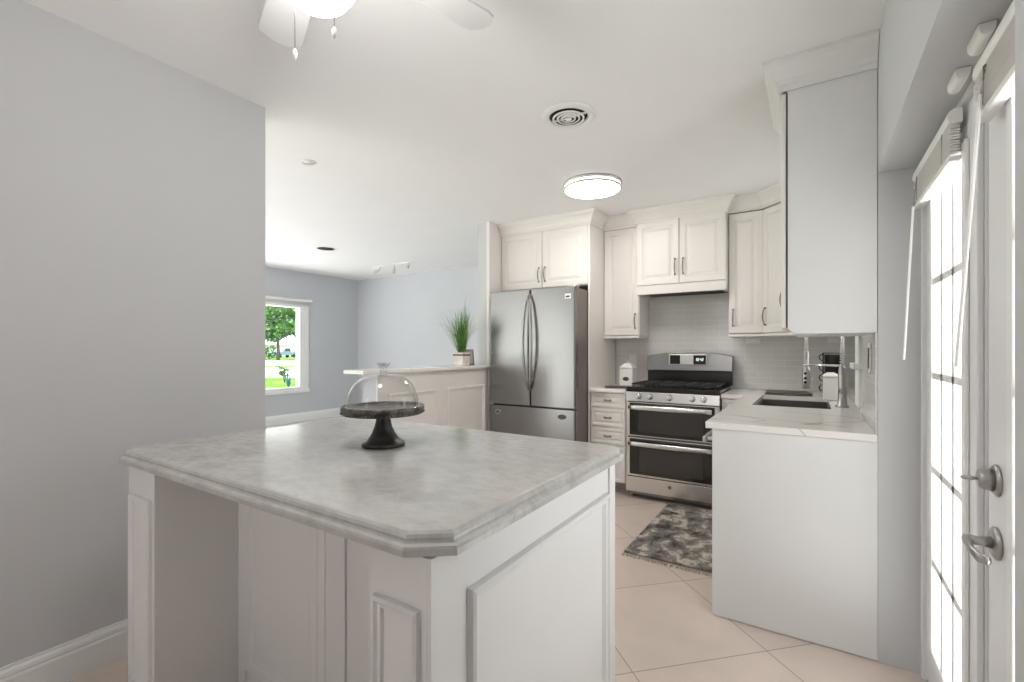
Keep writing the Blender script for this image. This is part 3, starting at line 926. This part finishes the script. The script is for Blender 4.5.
# ------------------------------------------------------------------ backsplash, outlets, trims
struct(MB().box(-1.636, .298, BY - .010, BY - .0005, .901, 1.735).build('wall_backsplash', 'splash'))
struct(MB().box(RW - .008, RW - .0005, 2.345, 2.93, .901, 1.304).build('wall_right_tile', 'splash'))
struct(MB().box(RW - .022, RW - .0005, 2.945, 3.168, .94, 2.30).build('trim_2', 'trim', bevel=.002))
struct(MB().box(RW - .045, RW + .07, 2.93, 3.185, 1.135, 1.165).build('trim_3', 'trim', bevel=.003))
w2 = struct(thing('window_2', 'small window over the sink', 'window', (.30, 3.62, WZ0)))
del w2['category']
f = MB()
f.box(.34, .40, WY0, WY0 + .05, WZ0, WZ1); f.box(.34, .40, WY1 - .05, WY1, WZ0, WZ1)
f.box(.34, .40, WY0 + .05, WY1 - .05, WZ0, WZ0 + .05); f.box(.34, .40, WY0 + .05, WY1 - .05, WZ1 - .05, WZ1)
f.box(.345, .395, WY0 + .05, WY1 - .05, 1.54, 1.575)
f.build('window_frame', 'trim', w2)
box_obj('pane', 'glass', .368, .372, WY0 + .05, WY1 - .05, WZ0 + .05, WZ1 - .05, w2)

def outlet(label, loc, w_, h_, axis='y', group=None, dark=False, sockets=1):
    t_ = thing('wall_outlet', label, 'outlet', loc, 0, group)
    x, y, z = loc
    if axis == 'y':
        MB().box(x - w_ / 2, x + w_ / 2, y - .006, y, z - h_ / 2, z + h_ / 2).build('cover_plate', 'plastic', t_, bevel=.002)
        if w_ > h_:
            MB().box(x - w_ * .34, x + w_ * .34, y - .008, y - .0062, z - h_ * .25, z + h_ * .25).build('socket', 'ivory', t_)
        else:
            MB().box(x - w_ * .25, x + w_ * .25, y - .008, y - .0062, z - h_ * .34, z + h_ * .34).build('socket', 'ivory', t_)
    else:
        MB().box(x - .006, x, y - w_ / 2, y + w_ / 2, z - h_ / 2, z + h_ / 2).build('cover_plate', 'plastic', t_, bevel=.002)
        MB().box(x - .0085, x - .0062, y - w_ * .25, y + w_ * .25, z - h_ * .34, z + h_ * .34).build('socket', 'screen' if dark else 'ivory', t_)
    return t_
outlet('white outlet on the backsplash behind the white canister left of the range', (-1.474, BY - .0105, 1.13), .075, .12)
outlet('long white outlet high on the backsplash right of the range', (-.425, BY - .0105, 1.313), .115, .045)
outlet('long white outlet high on the backsplash behind the faucet', (.145, BY - .0105, 1.313), .085, .045)
outlet('outlet with dark socket on the tiled right wall under the near cabinet', (RW - .0085, 2.52, 1.20), .08, .13, 'x', dark=True)

# ------------------------------------------------------------------ counter items
def canister(x, y, z, w_, h_, label, plaque, roof=.035, rz=0):
    t_ = thing('canister', label, 'canister', (x, y, z), rz)
    MB().box(-w_ / 2, w_ / 2, -w_ / 2, w_ / 2, 0, h_).build('body', 'ivory', t_, False, .008, 3)
    b_ = w_ / 2 + .004
    r = MB().loft([[(-b_, -b_, h_ + .001), (b_, -b_, h_ + .001), (b_, b_, h_ + .001), (-b_, b_, h_ + .001)],
                   [(-b_, -b_, h_ + .008), (b_, -b_, h_ + .008), (b_, b_, h_ + .008), (-b_, b_, h_ + .008)],
                   [(-w_ * .22, -w_ * .22, h_ + roof), (w_ * .22, -w_ * .22, h_ + roof), (w_ * .22, w_ * .22, h_ + roof), (-w_ * .22, w_ * .22, h_ + roof)]])
    ld = r.build('lid', 'ivory', t_, False, .004, 2)
    if plaque:
        MB().lathe([(.006, h_ + roof), (.005, h_ + roof + .006), (.011, h_ + roof + .014), (.009, h_ + roof + .022), (.002, h_ + roof + .025)], 0, 0, 16).build('knob', 'ivory', ld, False)
        m_ = Matrix.Translation((0, -w_ / 2 - .0005, h_ * .42)) @ Matrix.Rotation(math.pi / 2, 4, 'X') @ Matrix.Diagonal((1.35, .85, 1, 1))
        MB().lathe([(.022, -.0005), (.022, .002)], 0, 0, 24, False, m_).build('oval_label', 'darkwood', t_, False)
    return t_
canister(-1.437, 4.24, .9005, .125, .165, 'white square canister with dark oval label left of the range', True, .045)
canister(.105, 3.78, .9005, .088, .155, 'plain white bottle shaped canister beside the sink faucet', False, .03)
b = MB().box(-.10, .10, -.08, .08, 0, .014)
o = b.build('cutting_board', 'darkwood', bevel=.004)
o.location = (-1.455, 4.03, .9005); o.rotation_euler = (0, 0, .05)
tag(o, 'thin dark board lying on the short countertop left of the range', 'board')
b = MB()
b.prism([(-.15, -.17), (.15, -.17), (.155, -.13), (.12, .13), (-.14, .14), (-.155, .12)], 0, .016)
o = b.build('drying_mat', 'darkwood', bevel=.006)
o.location = (-.150, 4.17, .9005)
tag(o, 'dark brown tray lying on the countertop beyond the sink', 'tray')

# wire rack with dark tumbler on the back counter
rk = thing('wire_rack', 'black wire rack with side hooks on the back counter by the corner', 'rack', (.13, 4.22, .9))
r = MB()
rx0, rx1, ry0, ry1 = .07, .19, 4.16, 4.28
for x in (rx0, rx1):
    for y in (ry0, ry1):
        r.tube([(x, y, .901), (x, y, 1.215)], .004, 6)
for z in (.915, .99, 1.065, 1.14, 1.212):
    r.tube([(rx0, ry0, z), (rx1, ry0, z), (rx1, ry1, z), (rx0, ry1, z)], .003, 6, closed=True)
r.build('frame', 'blackm', rk)
for z in (.955, 1.03, 1.105, 1.18):
    MB().tube([(rx0 - .005 - .020 * math.sin(math.pi * k / 8), ry0, z + .022 * math.cos(math.pi * k / 8)) for k in range(9)], .004, 6).build('hook', 'blackm', rk)
for z in (.917, .992, 1.067):
    MB().box(rx0 + .006, rx1 - .006, ry0 + .006, ry1 - .006, z, z + .004).build('shelf', 'blackm', rk)
cn = tag(MB().lathe([(.046, 1.0715), (.051, 1.08), (.052, 1.19), (.053, 1.20), (.052, 1.2005), (.048, 1.195), (.046, 1.085), (.003, 1.082)], .13, 4.22, 24).build('tumbler', 'blackm'), 'dark metal tumbler standing in the top of the black wire rack', 'tumbler')

# potted grass and leaning frame on half wall
pt = thing('potted_grass', 'tall green ornamental grass in a square whitewashed pot on the half wall', 'plant', (-2.70, 3.36, 1.0935))
p = MB()
px_, py_ = -2.70, 3.36
hb = .050
p.loft([[(px_ + a * k, py_ + b_ * k, z) for a, b_ in ((-1, -1), (1, -1), (1, 1), (-1, 1))] for k, z in ((hb - .004, 1.094), (hb, 1.100), (hb + .004, 1.195), (hb + .006, 1.212), (hb - .004, 1.212), (hb - .006, 1.20))])
po = p.build('pot', 'pot', pt, bevel=.002)
bnd = MB()
k1, k2 = hb + .0045, hb + .0075
bnd.loft([[(px_ + a * k, py_ + b_ * k, z) for a, b_ in ((-1, -1), (1, -1), (1, 1), (-1, 1))] for k, z in ((k1, 1.182), (k2, 1.183), (k2, 1.196), (k1, 1.197))], False, False)
bnd.build('dark_band', 'darkwood', po)
MB().box(px_ - .041, px_ + .041, py_ - .041, py_ + .041, 1.199, 1.204).build('soil', 'soil', pt)
gl = MB()
rnd = random.Random(3)
def blade(mb, base, ang, ln, lean, curl, wd):
    n = 9; L_ = []; R_ = []
    x, y, z = base
    el = math.pi / 2 - lean
    for k in range(n + 1):
        t = k / n
        e = el - curl * t * t
        wk = wd * (1 - t) ** .6 * (.5 + .5 * min(1, t * 6)) / 2
        nx, ny = -math.sin(ang), math.cos(ang)
        L_.append((x + nx * wk, y + ny * wk, z)); R_.append((x - nx * wk, y - ny * wk, z))
        st = ln / n
        x += math.cos(ang) * math.cos(e) * st; y += math.sin(ang) * math.cos(e) * st; z += math.sin(e) * st
    if max(p_[1] for p_ in L_ + R_) > 3.582 and base[2] > 1: return
    vs = L_ + R_
    fs = [(k, k + 1, n + 2 + k, n + 1 + k) for k in range(n)]
    mb.add(vs, fs, True)
for k in range(230):
    a = rnd.uniform(0, 2 * math.pi)
    b0 = (px_ + .03 * rnd.uniform(-1, 1), py_ + .03 * rnd.uniform(-1, 1), 1.202)
    near = math.cos(a - .8) > .2
    blade(gl, b0, a, rnd.uniform(.22, .46), rnd.uniform(.0, .30 if near else .58), rnd.uniform(0, .5), rnd.uniform(.004, .008))
for k in range(26):
    a = rnd.choice([rnd.uniform(-.6, .6) + math.pi * 1.2, rnd.uniform(-.3, .3) + math.pi * .12])
    blade(gl, (px_, py_, 1.202), a, rnd.uniform(.38, .46), rnd.uniform(.15, .45), rnd.uniform(1.3, 2.2), .011)
for k in range(5):
    blade(gl, (px_, py_, 1.202), rnd.uniform(0, 6.28), rnd.uniform(.5, .58), rnd.uniform(.02, .15), .2, .004)
g = gl.build('grass_blades', 'leaf', pt)
lf = thing('leaning_frame', 'small dark picture frame leaning behind the grass pot on the half wall', 'picture frame', (-2.70, 3.50, 1.0935))
m4 = Matrix.Translation((-2.722, 3.470, 1.0942)) @ Matrix.Rotation(.9, 4, 'Z') @ Matrix.Rotation(-.32, 4, 'X')
MB().rings_panel(-.05, .07, 0, .155, 0, [(0, 0), (.012, -.001), (.013, .003)], back=.012, mtx=m4).build('frame', 'frame_d', lf)
MB().box(-.036, .056, -.0005, .002, .014, .141, mtx=m4).build('picture', 'bside', lf)

# ------------------------------------------------------------------ rug
rx0, rx1, ry0, ry1 = -.968, -.425, 2.775, 3.822
r = MB()
nx, ny = 12, 22
vs = []; fs = []
for j in range(ny + 1):
    for i in range(nx + 1):
        e = .004 * math.sin(i * 1.7 + j * .6)
        vs.append((rx0 + (rx1 - rx0) * i / nx, ry0 + (ry1 - ry0) * j / ny, .009 + .0015 * math.sin(i * 2.1) * math.cos(j * 1.3)))
for j in range(ny):
    for i in range(nx):
        a = j * (nx + 1) + i
        fs.append((a, a + 1, a + nx + 2, a + nx + 1))
r.add(vs, fs, True)
r.box(rx0, rx1, ry0, ry1, .0006, .0065)
rug = thing('rug', 'dark grey and cream abstract fringed rug in front of the range', 'rug', (-.7, 3.3, 0))
r.build('pile', 'rug', rug)
fg = MB()
rr = random.Random(5)
for k in range(110):
    x = rx0 + (rx1 - rx0) * k / 109
    a = (x, ry0 + .002, .005); dx = rr.uniform(-.012, .012)
    fg.tube([a, (x + dx * .5, ry0 - .02, .004), (x + dx, ry0 - rr.uniform(.035, .055), .002)], .0014, 4)
fg.build('fringe', 'fringe', rug)

# ------------------------------------------------------------------ ceiling fixtures
lt = thing('flush_ceiling_light', 'round flush LED ceiling light glowing near the kitchen cabinets', 'ceiling light', (-1.37, 3.24, CEIL))
lx, ly = -1.37, 3.24
MB().lathe([(.212, CEIL - .001), (.216, CEIL - .010), (.209, CEIL - .020)], lx, ly, 64).build('base', 'alu', lt)
MB().lathe([(.205, CEIL - .0201), (.207, CEIL - .034)], lx, ly, 64).build('side_diffuser', 'ledring', lt)
MB().lathe([(.205, CEIL - .0342), (.212, CEIL - .036), (.212, CEIL - .044), (.203, CEIL - .048)], lx, ly, 64).build('ring', 'alu', lt)
MB().lathe([(.200, CEIL - .0482), (.170, CEIL - .056), (.130, CEIL - .064), (.07, CEIL - .069), (.01, CEIL - .070)], lx, ly, 64).build('diffuser', 'led', lt)

vt = thing('ceiling_vent', 'round white air vent with concentric rings in the ceiling', 'vent', (-1.08, 2.235, CEIL))
vx, vy = -1.08, 2.235
MB().lathe([(.142, CEIL - .0005), (.142, CEIL - .005), (.118, CEIL - .012), (.104, CEIL - .013), (.100, CEIL - .006), (.100, CEIL - .0008)], vx, vy, 48, caps=False).build('outer_ring', 'plastic', vt)
MB().lathe([(.101, CEIL - .0004), (.101, CEIL - .0012)], vx, vy, 48).build('duct', 'hole', vt)
for r_ in (.084, .062, .040):
    MB().lathe([(r_, CEIL - .014), (r_ - .001, CEIL - .018), (r_ - .009, CEIL - .020), (r_ - .010, CEIL - .018), (r_ - .009, CEIL - .014)], vx, vy, 48, caps=False).build('ring', 'plastic', vt)
MB().lathe([(.019, CEIL - .014), (.018, CEIL - .020), (.003, CEIL - .021)], vx, vy, 32).box(vx - .10, vx + .10, vy - .004, vy + .004, CEIL - .0135, CEIL - .005).build('centre_hub', 'plastic', vt)

def can(x, y, r_, label, dark):
    t_ = thing('recessed_light', label, 'recessed light', (x, y, CEIL))
    MB().lathe([(r_, CEIL - .0005), (r_, CEIL - .004), (r_ * .86, CEIL - .007), (r_ * .80, CEIL - .004)], x, y, 40, caps=False).build('trim_ring', 'plastic', t_)
    MB().lathe([(r_ * .80, CEIL - .0008), (r_ * .80, CEIL - .003)], x, y, 40).build('lens', 'hole' if dark else 'plastic', t_)
can(-2.78, 1.865, .050, 'small unlit white recessed light in the ceiling above the island', False)
can(-4.97, 3.565, .125, 'recessed light with dark opening in the living room ceiling', True)

tr = thing('track_light', 'small white track light with three heads on the living room ceiling', 'track light', (-5.06, 4.73, CEIL))
MB().box(-5.44, -4.69, 4.72, 4.74, CEIL - .014, CEIL - .0005).build('rail', 'plastic', tr, bevel=.002)
for x, dx in ((-5.33, -.05), (-5.03, .02), (-4.74, .0)):
    hd_ = MB()
    hd_.tube([(x, 4.73, CEIL - .0142), (x, 4.73, CEIL - .06)], .008, 8)
    big = .06 if x == -5.03 else .02
    hd_.tube([(x, 4.73, CEIL - .055), (x + dx, 4.71, CEIL - .07 - big * .5), (x + dx * 1.5, 4.69, CEIL - .07 - big)], [.008, .018, .024], 14)
    hd_.build('spot_head', 'alu', tr)

# ceiling fan
fn_ = thing('ceiling_fan', 'white ceiling fan with bright globe light above the island', 'ceiling fan', (-1.035, .715, CEIL))
hx, hy = -1.035, .715
MB().lathe([(.065, CEIL - .001), (.065, CEIL - .03), (.03, CEIL - .05), (.012, CEIL - .055), (.012, CEIL - .09), (.05, CEIL - .10), (.10, CEIL - .12), (.105, CEIL - .19), (.08, CEIL - .215), (.06, CEIL - .23), (.06, CEIL - .25)], hx, hy, 40).build('motor_housing', 'plastic', fn_)
MB().lathe([(.062, CEIL - .2505), (.080, CEIL - .260), (.094, CEIL - .280), (.098, CEIL - .305), (.092, CEIL - .330), (.076, CEIL - .355), (.052, CEIL - .372), (.025, CEIL - .381), (.002, CEIL - .383)], hx, hy, 40).build('globe', 'globe', fn_)
for ang in (158, 75, 248, 338):
    m4 = Matrix.Translation((hx, hy, 2.292)) @ Matrix.Rotation(math.radians(ang), 4, 'Z') @ Matrix.Rotation(math.radians(9), 4, 'X')
    pl = [(.16, -.045), (.22, -.055), (.50, -.068), (.525, -.060), (.545, -.02), (.545, .02), (.525, .060), (.50, .068), (.22, .055), (.16, .045)]
    b_ = MB().prism(pl, -.004, .004, mtx=m4).build('blade', 'vane', fn_, bevel=.002)
    MB().box(.085, .19, -.018, .018, .0045, .012, mtx=m4).build('blade_arm', 'plastic', b_)
for (cx_, cy_, z0, z1, nm) in ((-1.085, .690, 2.24, 1.985, 'a'), (-.985, .730, 2.24, 2.025, 'b')):
    ch = MB().tube([(cx_, cy_, z0), (cx_, cy_, z1)], .0013, 5).build('pull_chain', 'nickel', fn_)
    MB().lathe([(.002, z1), (.005, z1 - .006), (.0055, z1 - .016), (.003, z1 - .026), (.001, z1 - .028)], cx_, cy_, 12).build('chain_pull', 'ivory', ch)

# ------------------------------------------------------------------ french doors
fr_ = MB()
fr_.box(DW - .012, .50, 2.312, 2.339, 0, SOF - .001)
fr_.box(DW - .012, .50, .858, .885, 0, SOF - .001)
fr_.box(DW - .012, .50, .885, 2.312, SOF - .022, SOF - .001)
fr_.box(DW + .004, .50, .885, 2.312, .0005, .012)
struct(fr_.build('trim_4', 'door', bevel=.002))
def leaf(name, y0, y1, gy0, gy1):
    d = struct(thing(name, name.replace('_', ' '), 'door', (DW, (y0 + y1) / 2, .013)))
    del d['category']; del d['label']
    X0, X1 = DW, DW + .044
    GZ0, GZ1 = .161, 1.800
    m_ = MB()
    zt = SOF - .026
    m_.box(X0, X1, y0, gy0, .014, zt); m_.box(X0, X1, gy1, y1, .014, zt)
    m_.box(X0, X1, gy0, gy1, .014, GZ0); m_.box(X0, X1, gy0, gy1, GZ1, zt)
    m_.build('door_frame', 'door', d, bevel=.002)
    lf_ = MB()
    e = .022
    for (a, b_, c_, e_) in ((gy0 - .012, gy0 + e, GZ0 - .012, GZ1 + .012), (gy1 - e, gy1 + .012, GZ0 - .012, GZ1 + .012)):
        lf_.box(X0 - .010, X0 - .0005, a, b_, c_, e_)
    lf_.box(X0 - .010, X0 - .0005, gy0 + e, gy1 - e, GZ0 - .012, GZ0 + e); lf_.box(X0 - .010, X0 - .0005, gy0 + e, gy1 - e, GZ1 - e, GZ1 + .012)
    lf_.build('glazing_bead', 'trim', d, bevel=.003)
    mu = MB()
    for k in (1, 2):
        y = gy0 + (gy1 - gy0) * k / 3
        mu.box(X0 - .004, X0 + .010, y - .011, y + .011, GZ0, GZ1)
        mu.box(X1 - .010, X1 + .004, y - .011, y + .011, GZ0, GZ1)
    for k in range(1, 5):
        z = GZ0 + (GZ1 - GZ0) * k / 5
        mu.box(X0 - .004, X0 + .010, gy0, gy1, z - .011, z + .011)
        mu.box(X1 - .010, X1 + .004, gy0, gy1, z - .011, z + .011)
    mu.build('muntins', 'trim', d)
    MB().box(X0 + .016, X0 + .020, gy0 - .005, gy1 + .005, GZ0 - .005, GZ1 + .005).build('glass_pane', 'glass', d)
    return d
d1 = leaf('door_1', 1.606, 2.309, 1.750, 2.195)
d2 = leaf('door_2', .888, 1.576, 1.035, 1.405)
MB().box(DW - .014, DW - .0005, 1.608, 1.640, .014, SOF - .026).box(DW + .020, DW + .044, 1.5765, 1.6055, .014, SOF - .026).build('astragal', 'door', d1, bevel=.003)
KY = 1.508
def xrot(x, y, z): return Matrix.Translation((x, y, z)) @ Matrix.Rotation(-math.pi / 2, 4, 'Y')
db = MB().lathe([(.036, .0005), (.036, .004), (.031, .009)], 0, 0, 32, True, xrot(DW, KY, .935)).build('deadbolt_rosette', 'nickel', d2)
MB().lathe([(.026, .009), (.022, .030), (.019, .034), (.002, .034)], 0, 0, 32, True, xrot(DW, KY, .935)).build('deadbolt_body', 'nickel', db)
MB().tube([(DW - .034, KY, .935), (DW - .045, KY, .935), (DW - .056, KY, .935), (DW - .064, KY, .935)], [.003, .0045, .005, .002], 10).build('thumb_turn', 'nickel', db)
lr = MB().lathe([(.037, .0005), (.037, .006), (.030, .011)], 0, 0, 32, True, xrot(DW, KY, .790)).build('lever_rosette', 'nickel', d2)
MB().tube([(DW - .010, KY, .790), (DW - .030, KY, .790), (DW - .058, KY, .790)], [.014, .010, .012], 16).build('spindle', 'nickel', lr)
pts = [(DW - .052, KY + .004, .790), (DW - .058, KY - .03, .792), (DW - .058, KY - .065, .786), (DW - .054, KY - .100, .783), (DW - .042, KY - .116, .784)]
hl_ = MB()
rings = []
for p_, (a_, b_) in zip(pts, ((.010, .011), (.007, .010), (.006, .010), (.006, .011), (.005, .010))):
    rings.append([(p_[0] + a_ * math.cos(q), p_[1], p_[2] + b_ * math.sin(q)) for q in [2 * math.pi * k / 12 for k in range(12)]])
hl_.loft(rings, smooth=True).build('lever_handle', 'nickel', lr)

def mini_blind(y0, y1, z, label, wt, wb):
    t_ = thing('mini_blind', label, 'blind', (DW - .02, (y0 + y1) / 2, z))
    # head rail with rounded front
    pr_ = [(DW - .012, z + .040), (DW - .030, z + .040), (DW - .041, z + .032), (DW - .044, z + .015), (DW - .040, z + .003), (DW - .030, z), (DW - .012, z)]
    MB().loft([[(x, y, zz_) for x, zz_ in pr_] for y in (y0, y1)]).build('headrail', 'plastic', t_, bevel=.001)
    s_ = MB()
    n_ = 10
    for k in range(n_):
        zz_ = z - .008 - k * .0078
        off_ = .0020 * math.sin(k * 2.3)
        pr2 = [(DW - .013 + off_, zz_), (DW - .019 + off_, zz_ + .0022), (DW - .026 + off_, zz_ + .003), (DW - .034 + off_, zz_ + .0022), (DW - .040 + off_, zz_),
               (DW - .034 + off_, zz_ - .0016), (DW - .026 + off_, zz_ - .0008), (DW - .019 + off_, zz_ - .0016)]
        s_.loft([[(x_, y, q_) for x_, q_ in pr2] for y in (y0 + .010 + .003 * (k % 2), y1 - .010)])
    s_.build('slats', 'plastic', t_)
    MB().box(DW - .040, DW - .013, y0 + .006, y1 - .006, z - .102, z - .088).build('bottom_rail', 'plastic', t_, bevel=.003)
    for y in (y0 + .08, y1 - .08):
        MB().tube([(DW - .042, y, z + .0), (DW - .043, y, z - .086)], .0012, 5).build('lift_cord', 'nickel', t_)
    wd_ = MB().tube([wt, wb], .0042, 6, smooth=False).build('tilt_wand', 'plastic', t_)
    MB().tube([(DW - .038, wt[1], z + .004), wt], .002, 6).build('wand_hook', 'nickel', wd_)
    return t_
mini_blind(1.745, 2.29, 1.862, 'raised white mini blind with tilt wand on the farther french door', (.312, 2.235, 1.760), (.281, 2.20, 1.20))
mini_blind(.925, 1.51, 1.862, 'raised white mini blind with tilt wand on the nearer french door', (.314, 1.432, 1.800), (.268, 1.395, 1.198))
def catch(y0, y1, label):
    # half round stop fixed under the soffit
    n_ = 10
    prof_ = [(.300 + .015 - .015 * math.cos(math.pi * k / n_), SOF - .001 - .027 * math.sin(math.pi * k / n_) ** .6) for k in range(n_ + 1)]
    o_ = MB().loft([[(x, y, z_) for x, z_ in prof_] for y in (y0, y1)]).build('door_stop', 'plastic', bevel=.002)
    tag(o_, label, 'door stop')
catch(1.575, 1.665, 'short rounded white stop under the header between the two blinds')
catch(1.385, 1.475, 'short rounded white stop under the header above the nearer blind')

# ------------------------------------------------------------------ outside
def gnd(name, m, x0, x1, y0, y1, z, label, cat, th=.2):
    o_ = box_obj(name, m, x0, x1, y0, y1, z - th, z)
    struct(o_)
    return o_
G = -.15
gnd('ground_lawn', 'lawn', -130, -6.95, -60, 120, G, '', '')
gnd('ground_bounce_slab', 'road', -13, -6.95, -20, 30, G + .03, '', '')  # unseen pale slab, added to keep green lawn bounce off the ceiling
gnd('ground_patio', 'road', .52, 12, -20, 30, G + .05, '', '')
def outpt(px__, t_):
    """world point seen through pixel column px__ at forward distance t_"""
    th = math.atan(300 / 468.0)
    u = (px__ - 512) / 468.0
    return (t_ * (-math.sin(th) + u * math.cos(th)), t_ * (math.cos(th) + u * math.sin(th)))
def strip(name, m, t0, t1, z):
    # a band of paving running roughly along Y, wide enough to leave the view
    a = outpt(255, t0); b_ = outpt(312, t0); c_ = outpt(312, t1); d_ = outpt(255, t1)
    return struct(MB().prism([a, b_, c_, d_], z - .02, z).build(name, m))
strip('ground_sidewalk', 'road', 24, 36, G + .02)
strip('ground_street', 'road', 41, 62, G + .02)

def leaves(mb, c, rad, n, size, rnd_):
    for _ in range(n):
        while True:
            v = Vector((rnd_.uniform(-1, 1), rnd_.uniform(-1, 1), rnd_.uniform(-1, 1)))
            if .35 < v.length < 1: break
        p_ = Vector(c) + Vector((v.x * rad[0], v.y * rad[1], v.z * rad[2]))
        a = Vector((rnd_.uniform(-1, 1), rnd_.uniform(-1, 1), rnd_.uniform(-1, 1))).normalized()
        b_ = a.cross(Vector((rnd_.uniform(-1, 1), rnd_.uniform(-1, 1), rnd_.uniform(-1, 1)))).normalized()
        s_ = size * rnd_.uniform(.6, 1.3)
        mb.add([tuple(p_ - a * s_), tuple(p_ + b_ * s_ * .5), tuple(p_ + a * s_), tuple(p_ - b_ * s_ * .5)], [(0, 1, 2, 3)])
rn = random.Random(11)
tx, ty = outpt(278, 62)
te = thing('shade_tree', 'leafy green street tree seen through the living room window', 'tree', (tx, ty, G))
tk = MB().tube([(tx, ty, G), (tx + .1, ty, 1.2), (tx - .1, ty, 2.6), (tx + .2, ty + .2, 4.2)], [.24, .19, .18, .12], 10)
tk.tube([(tx - .1, ty, 2.4), (tx - 1.2, ty + .6, 3.6), (tx - 2, ty + 1, 4.6)], [.2, .15, .1], 8)
tk.tube([(tx - .1, ty, 2.5), (tx + 1.0, ty + .9, 3.5), (tx + 2, ty + 1.4, 4.6)], [.2, .15, .1], 8)
tk.build('trunk', 'bark', te)
lv = MB()
for k in range(44):
    a = rn.uniform(0, 6.28); r_ = rn.uniform(0, 5.2)
    leaves(lv, (tx + r_ * math.cos(a), ty + r_ * math.sin(a), rn.uniform(2.9, 8.0)), (1.4, 1.4, .95), 150, .26, rn)
lv.build('foliage', 'tleaf', te)

def vehicle(name, label, cat, px__, t_, yaw, m, pickup):
    x, y = outpt(px__, t_)
    v = thing(name, label, cat, (x, y, G + .001), yaw)
    L_ = 5.2
    if pickup:
        prof_ = [(-2.6, .45), (-2.6, 1.05), (-.9, 1.08), (-.75, 1.72), (.55, 1.75), (1.15, 1.12), (2.45, 1.0), (2.6, .8), (2.6, .45)]
    else:
        prof_ = [(-2.5, .45), (-2.5, 1.5), (-2.2, 1.75), (1.0, 1.75), (1.5, 1.1), (2.4, .95), (2.5, .45)]
    MB().loft([[(a, -.9, b_) for a, b_ in prof_], [(a, .9, b_) for a, b_ in prof_]]).build('body', m, v, False, .05, 2)
    gl_ = MB()
    for s_ in (-1, 1):
        gl_.box(-.62, -.08, s_ * .9, s_ * .925, 1.15, 1.60); gl_.box(.0, .52, s_ * .9, s_ * .925, 1.15, 1.60)
    gl_.build('side_windows', 'cglass', v, False)
    for wx in (-1.7, 1.65):
        for s_ in (-1, 1):
            m_ = Matrix.Translation((wx, s_ * .82, .38)) @ Matrix.Rotation(math.pi / 2, 4, 'X')
            MB().lathe([(.37, -.12), (.38, 0), (.37, .12)], 0, 0, 20, True, m_).build('wheel', 'rubber', v, False)
vehicle('pickup_truck', 'pale blue pickup truck parked across the street', 'truck', 283.5, 84, 4.95, 'truck', True)
vehicle('parked_car', 'white car parked beyond the pale blue pickup truck', 'car', 297, 98, 4.75, 'wcar', False)
hx_, hy_ = outpt(300, 115)
hs = thing('house', 'low white house with blue grey roof beyond the parked vehicles', 'house', (hx_, hy_, G), .55)
MB().box(-9, 9, -4, 4, 0, 2.7).build('walls', 'stucco', hs, False)
MB().loft([[(-9.6, -4.6, 2.7), (9.6, -4.6, 2.7), (9.6, 4.6, 2.7), (-9.6, 4.6, 2.7)], [(-6, -.1, 4.0), (6, -.1, 4.0), (6, .1, 4.0), (-6, .1, 4.0)]]).build('roof', 'roofm', hs, False)
for px__, t_, sz, lb in ((269, 70, 1.5, 'dense green bush at the left edge of the view across the street'),):
    x, y = outpt(px__, t_)
    bsh = thing('bush', lb, 'bush', (x, y, G))
    lv = MB(); leaves(lv, (x, y, G + sz * .75), (sz, sz, sz * .75), 500, .2, rn); lv.build('foliage', 'tleaf', bsh)
    MB().tube([(x, y, G), (x, y, G + sz * .7)], .08, 6).build('stem', 'bark', bsh)
x, y = outpt(284.5, 19.5)
sb = thing('young_shrub', 'small leafy shrub on the lawn outside the living room window', 'shrub', (x, y, G))
lv = MB()
for k in range(7):
    leaves(lv, (x + rn.uniform(-.18, .18), y + rn.uniform(-.18, .18), G + rn.uniform(.32, .72)), (.13, .13, .10), 34, .06, rn)
lv.build('foliage', 'tleaf', sb)
st = MB()
for k in range(5):
    a = k * 1.25
    st.tube([(x, y, G), (x + .07 * math.cos(a), y + .07 * math.sin(a), G + .3), (x + .16 * math.cos(a), y + .16 * math.sin(a), G + .6)], .009, 5)
st.build('stems', 'bark', sb)
x, y = outpt(288.5, 17.2)
ag = MB()
for k in range(11):
    blade(ag, (x, y, G + .01), k * .571 + .2, .42, .25 + .08 * (k % 3), .15, .09)
tag(ag.build('agave', 'agave'), 'blue grey spiky agave plant in front of the small shrub outside', 'plant')
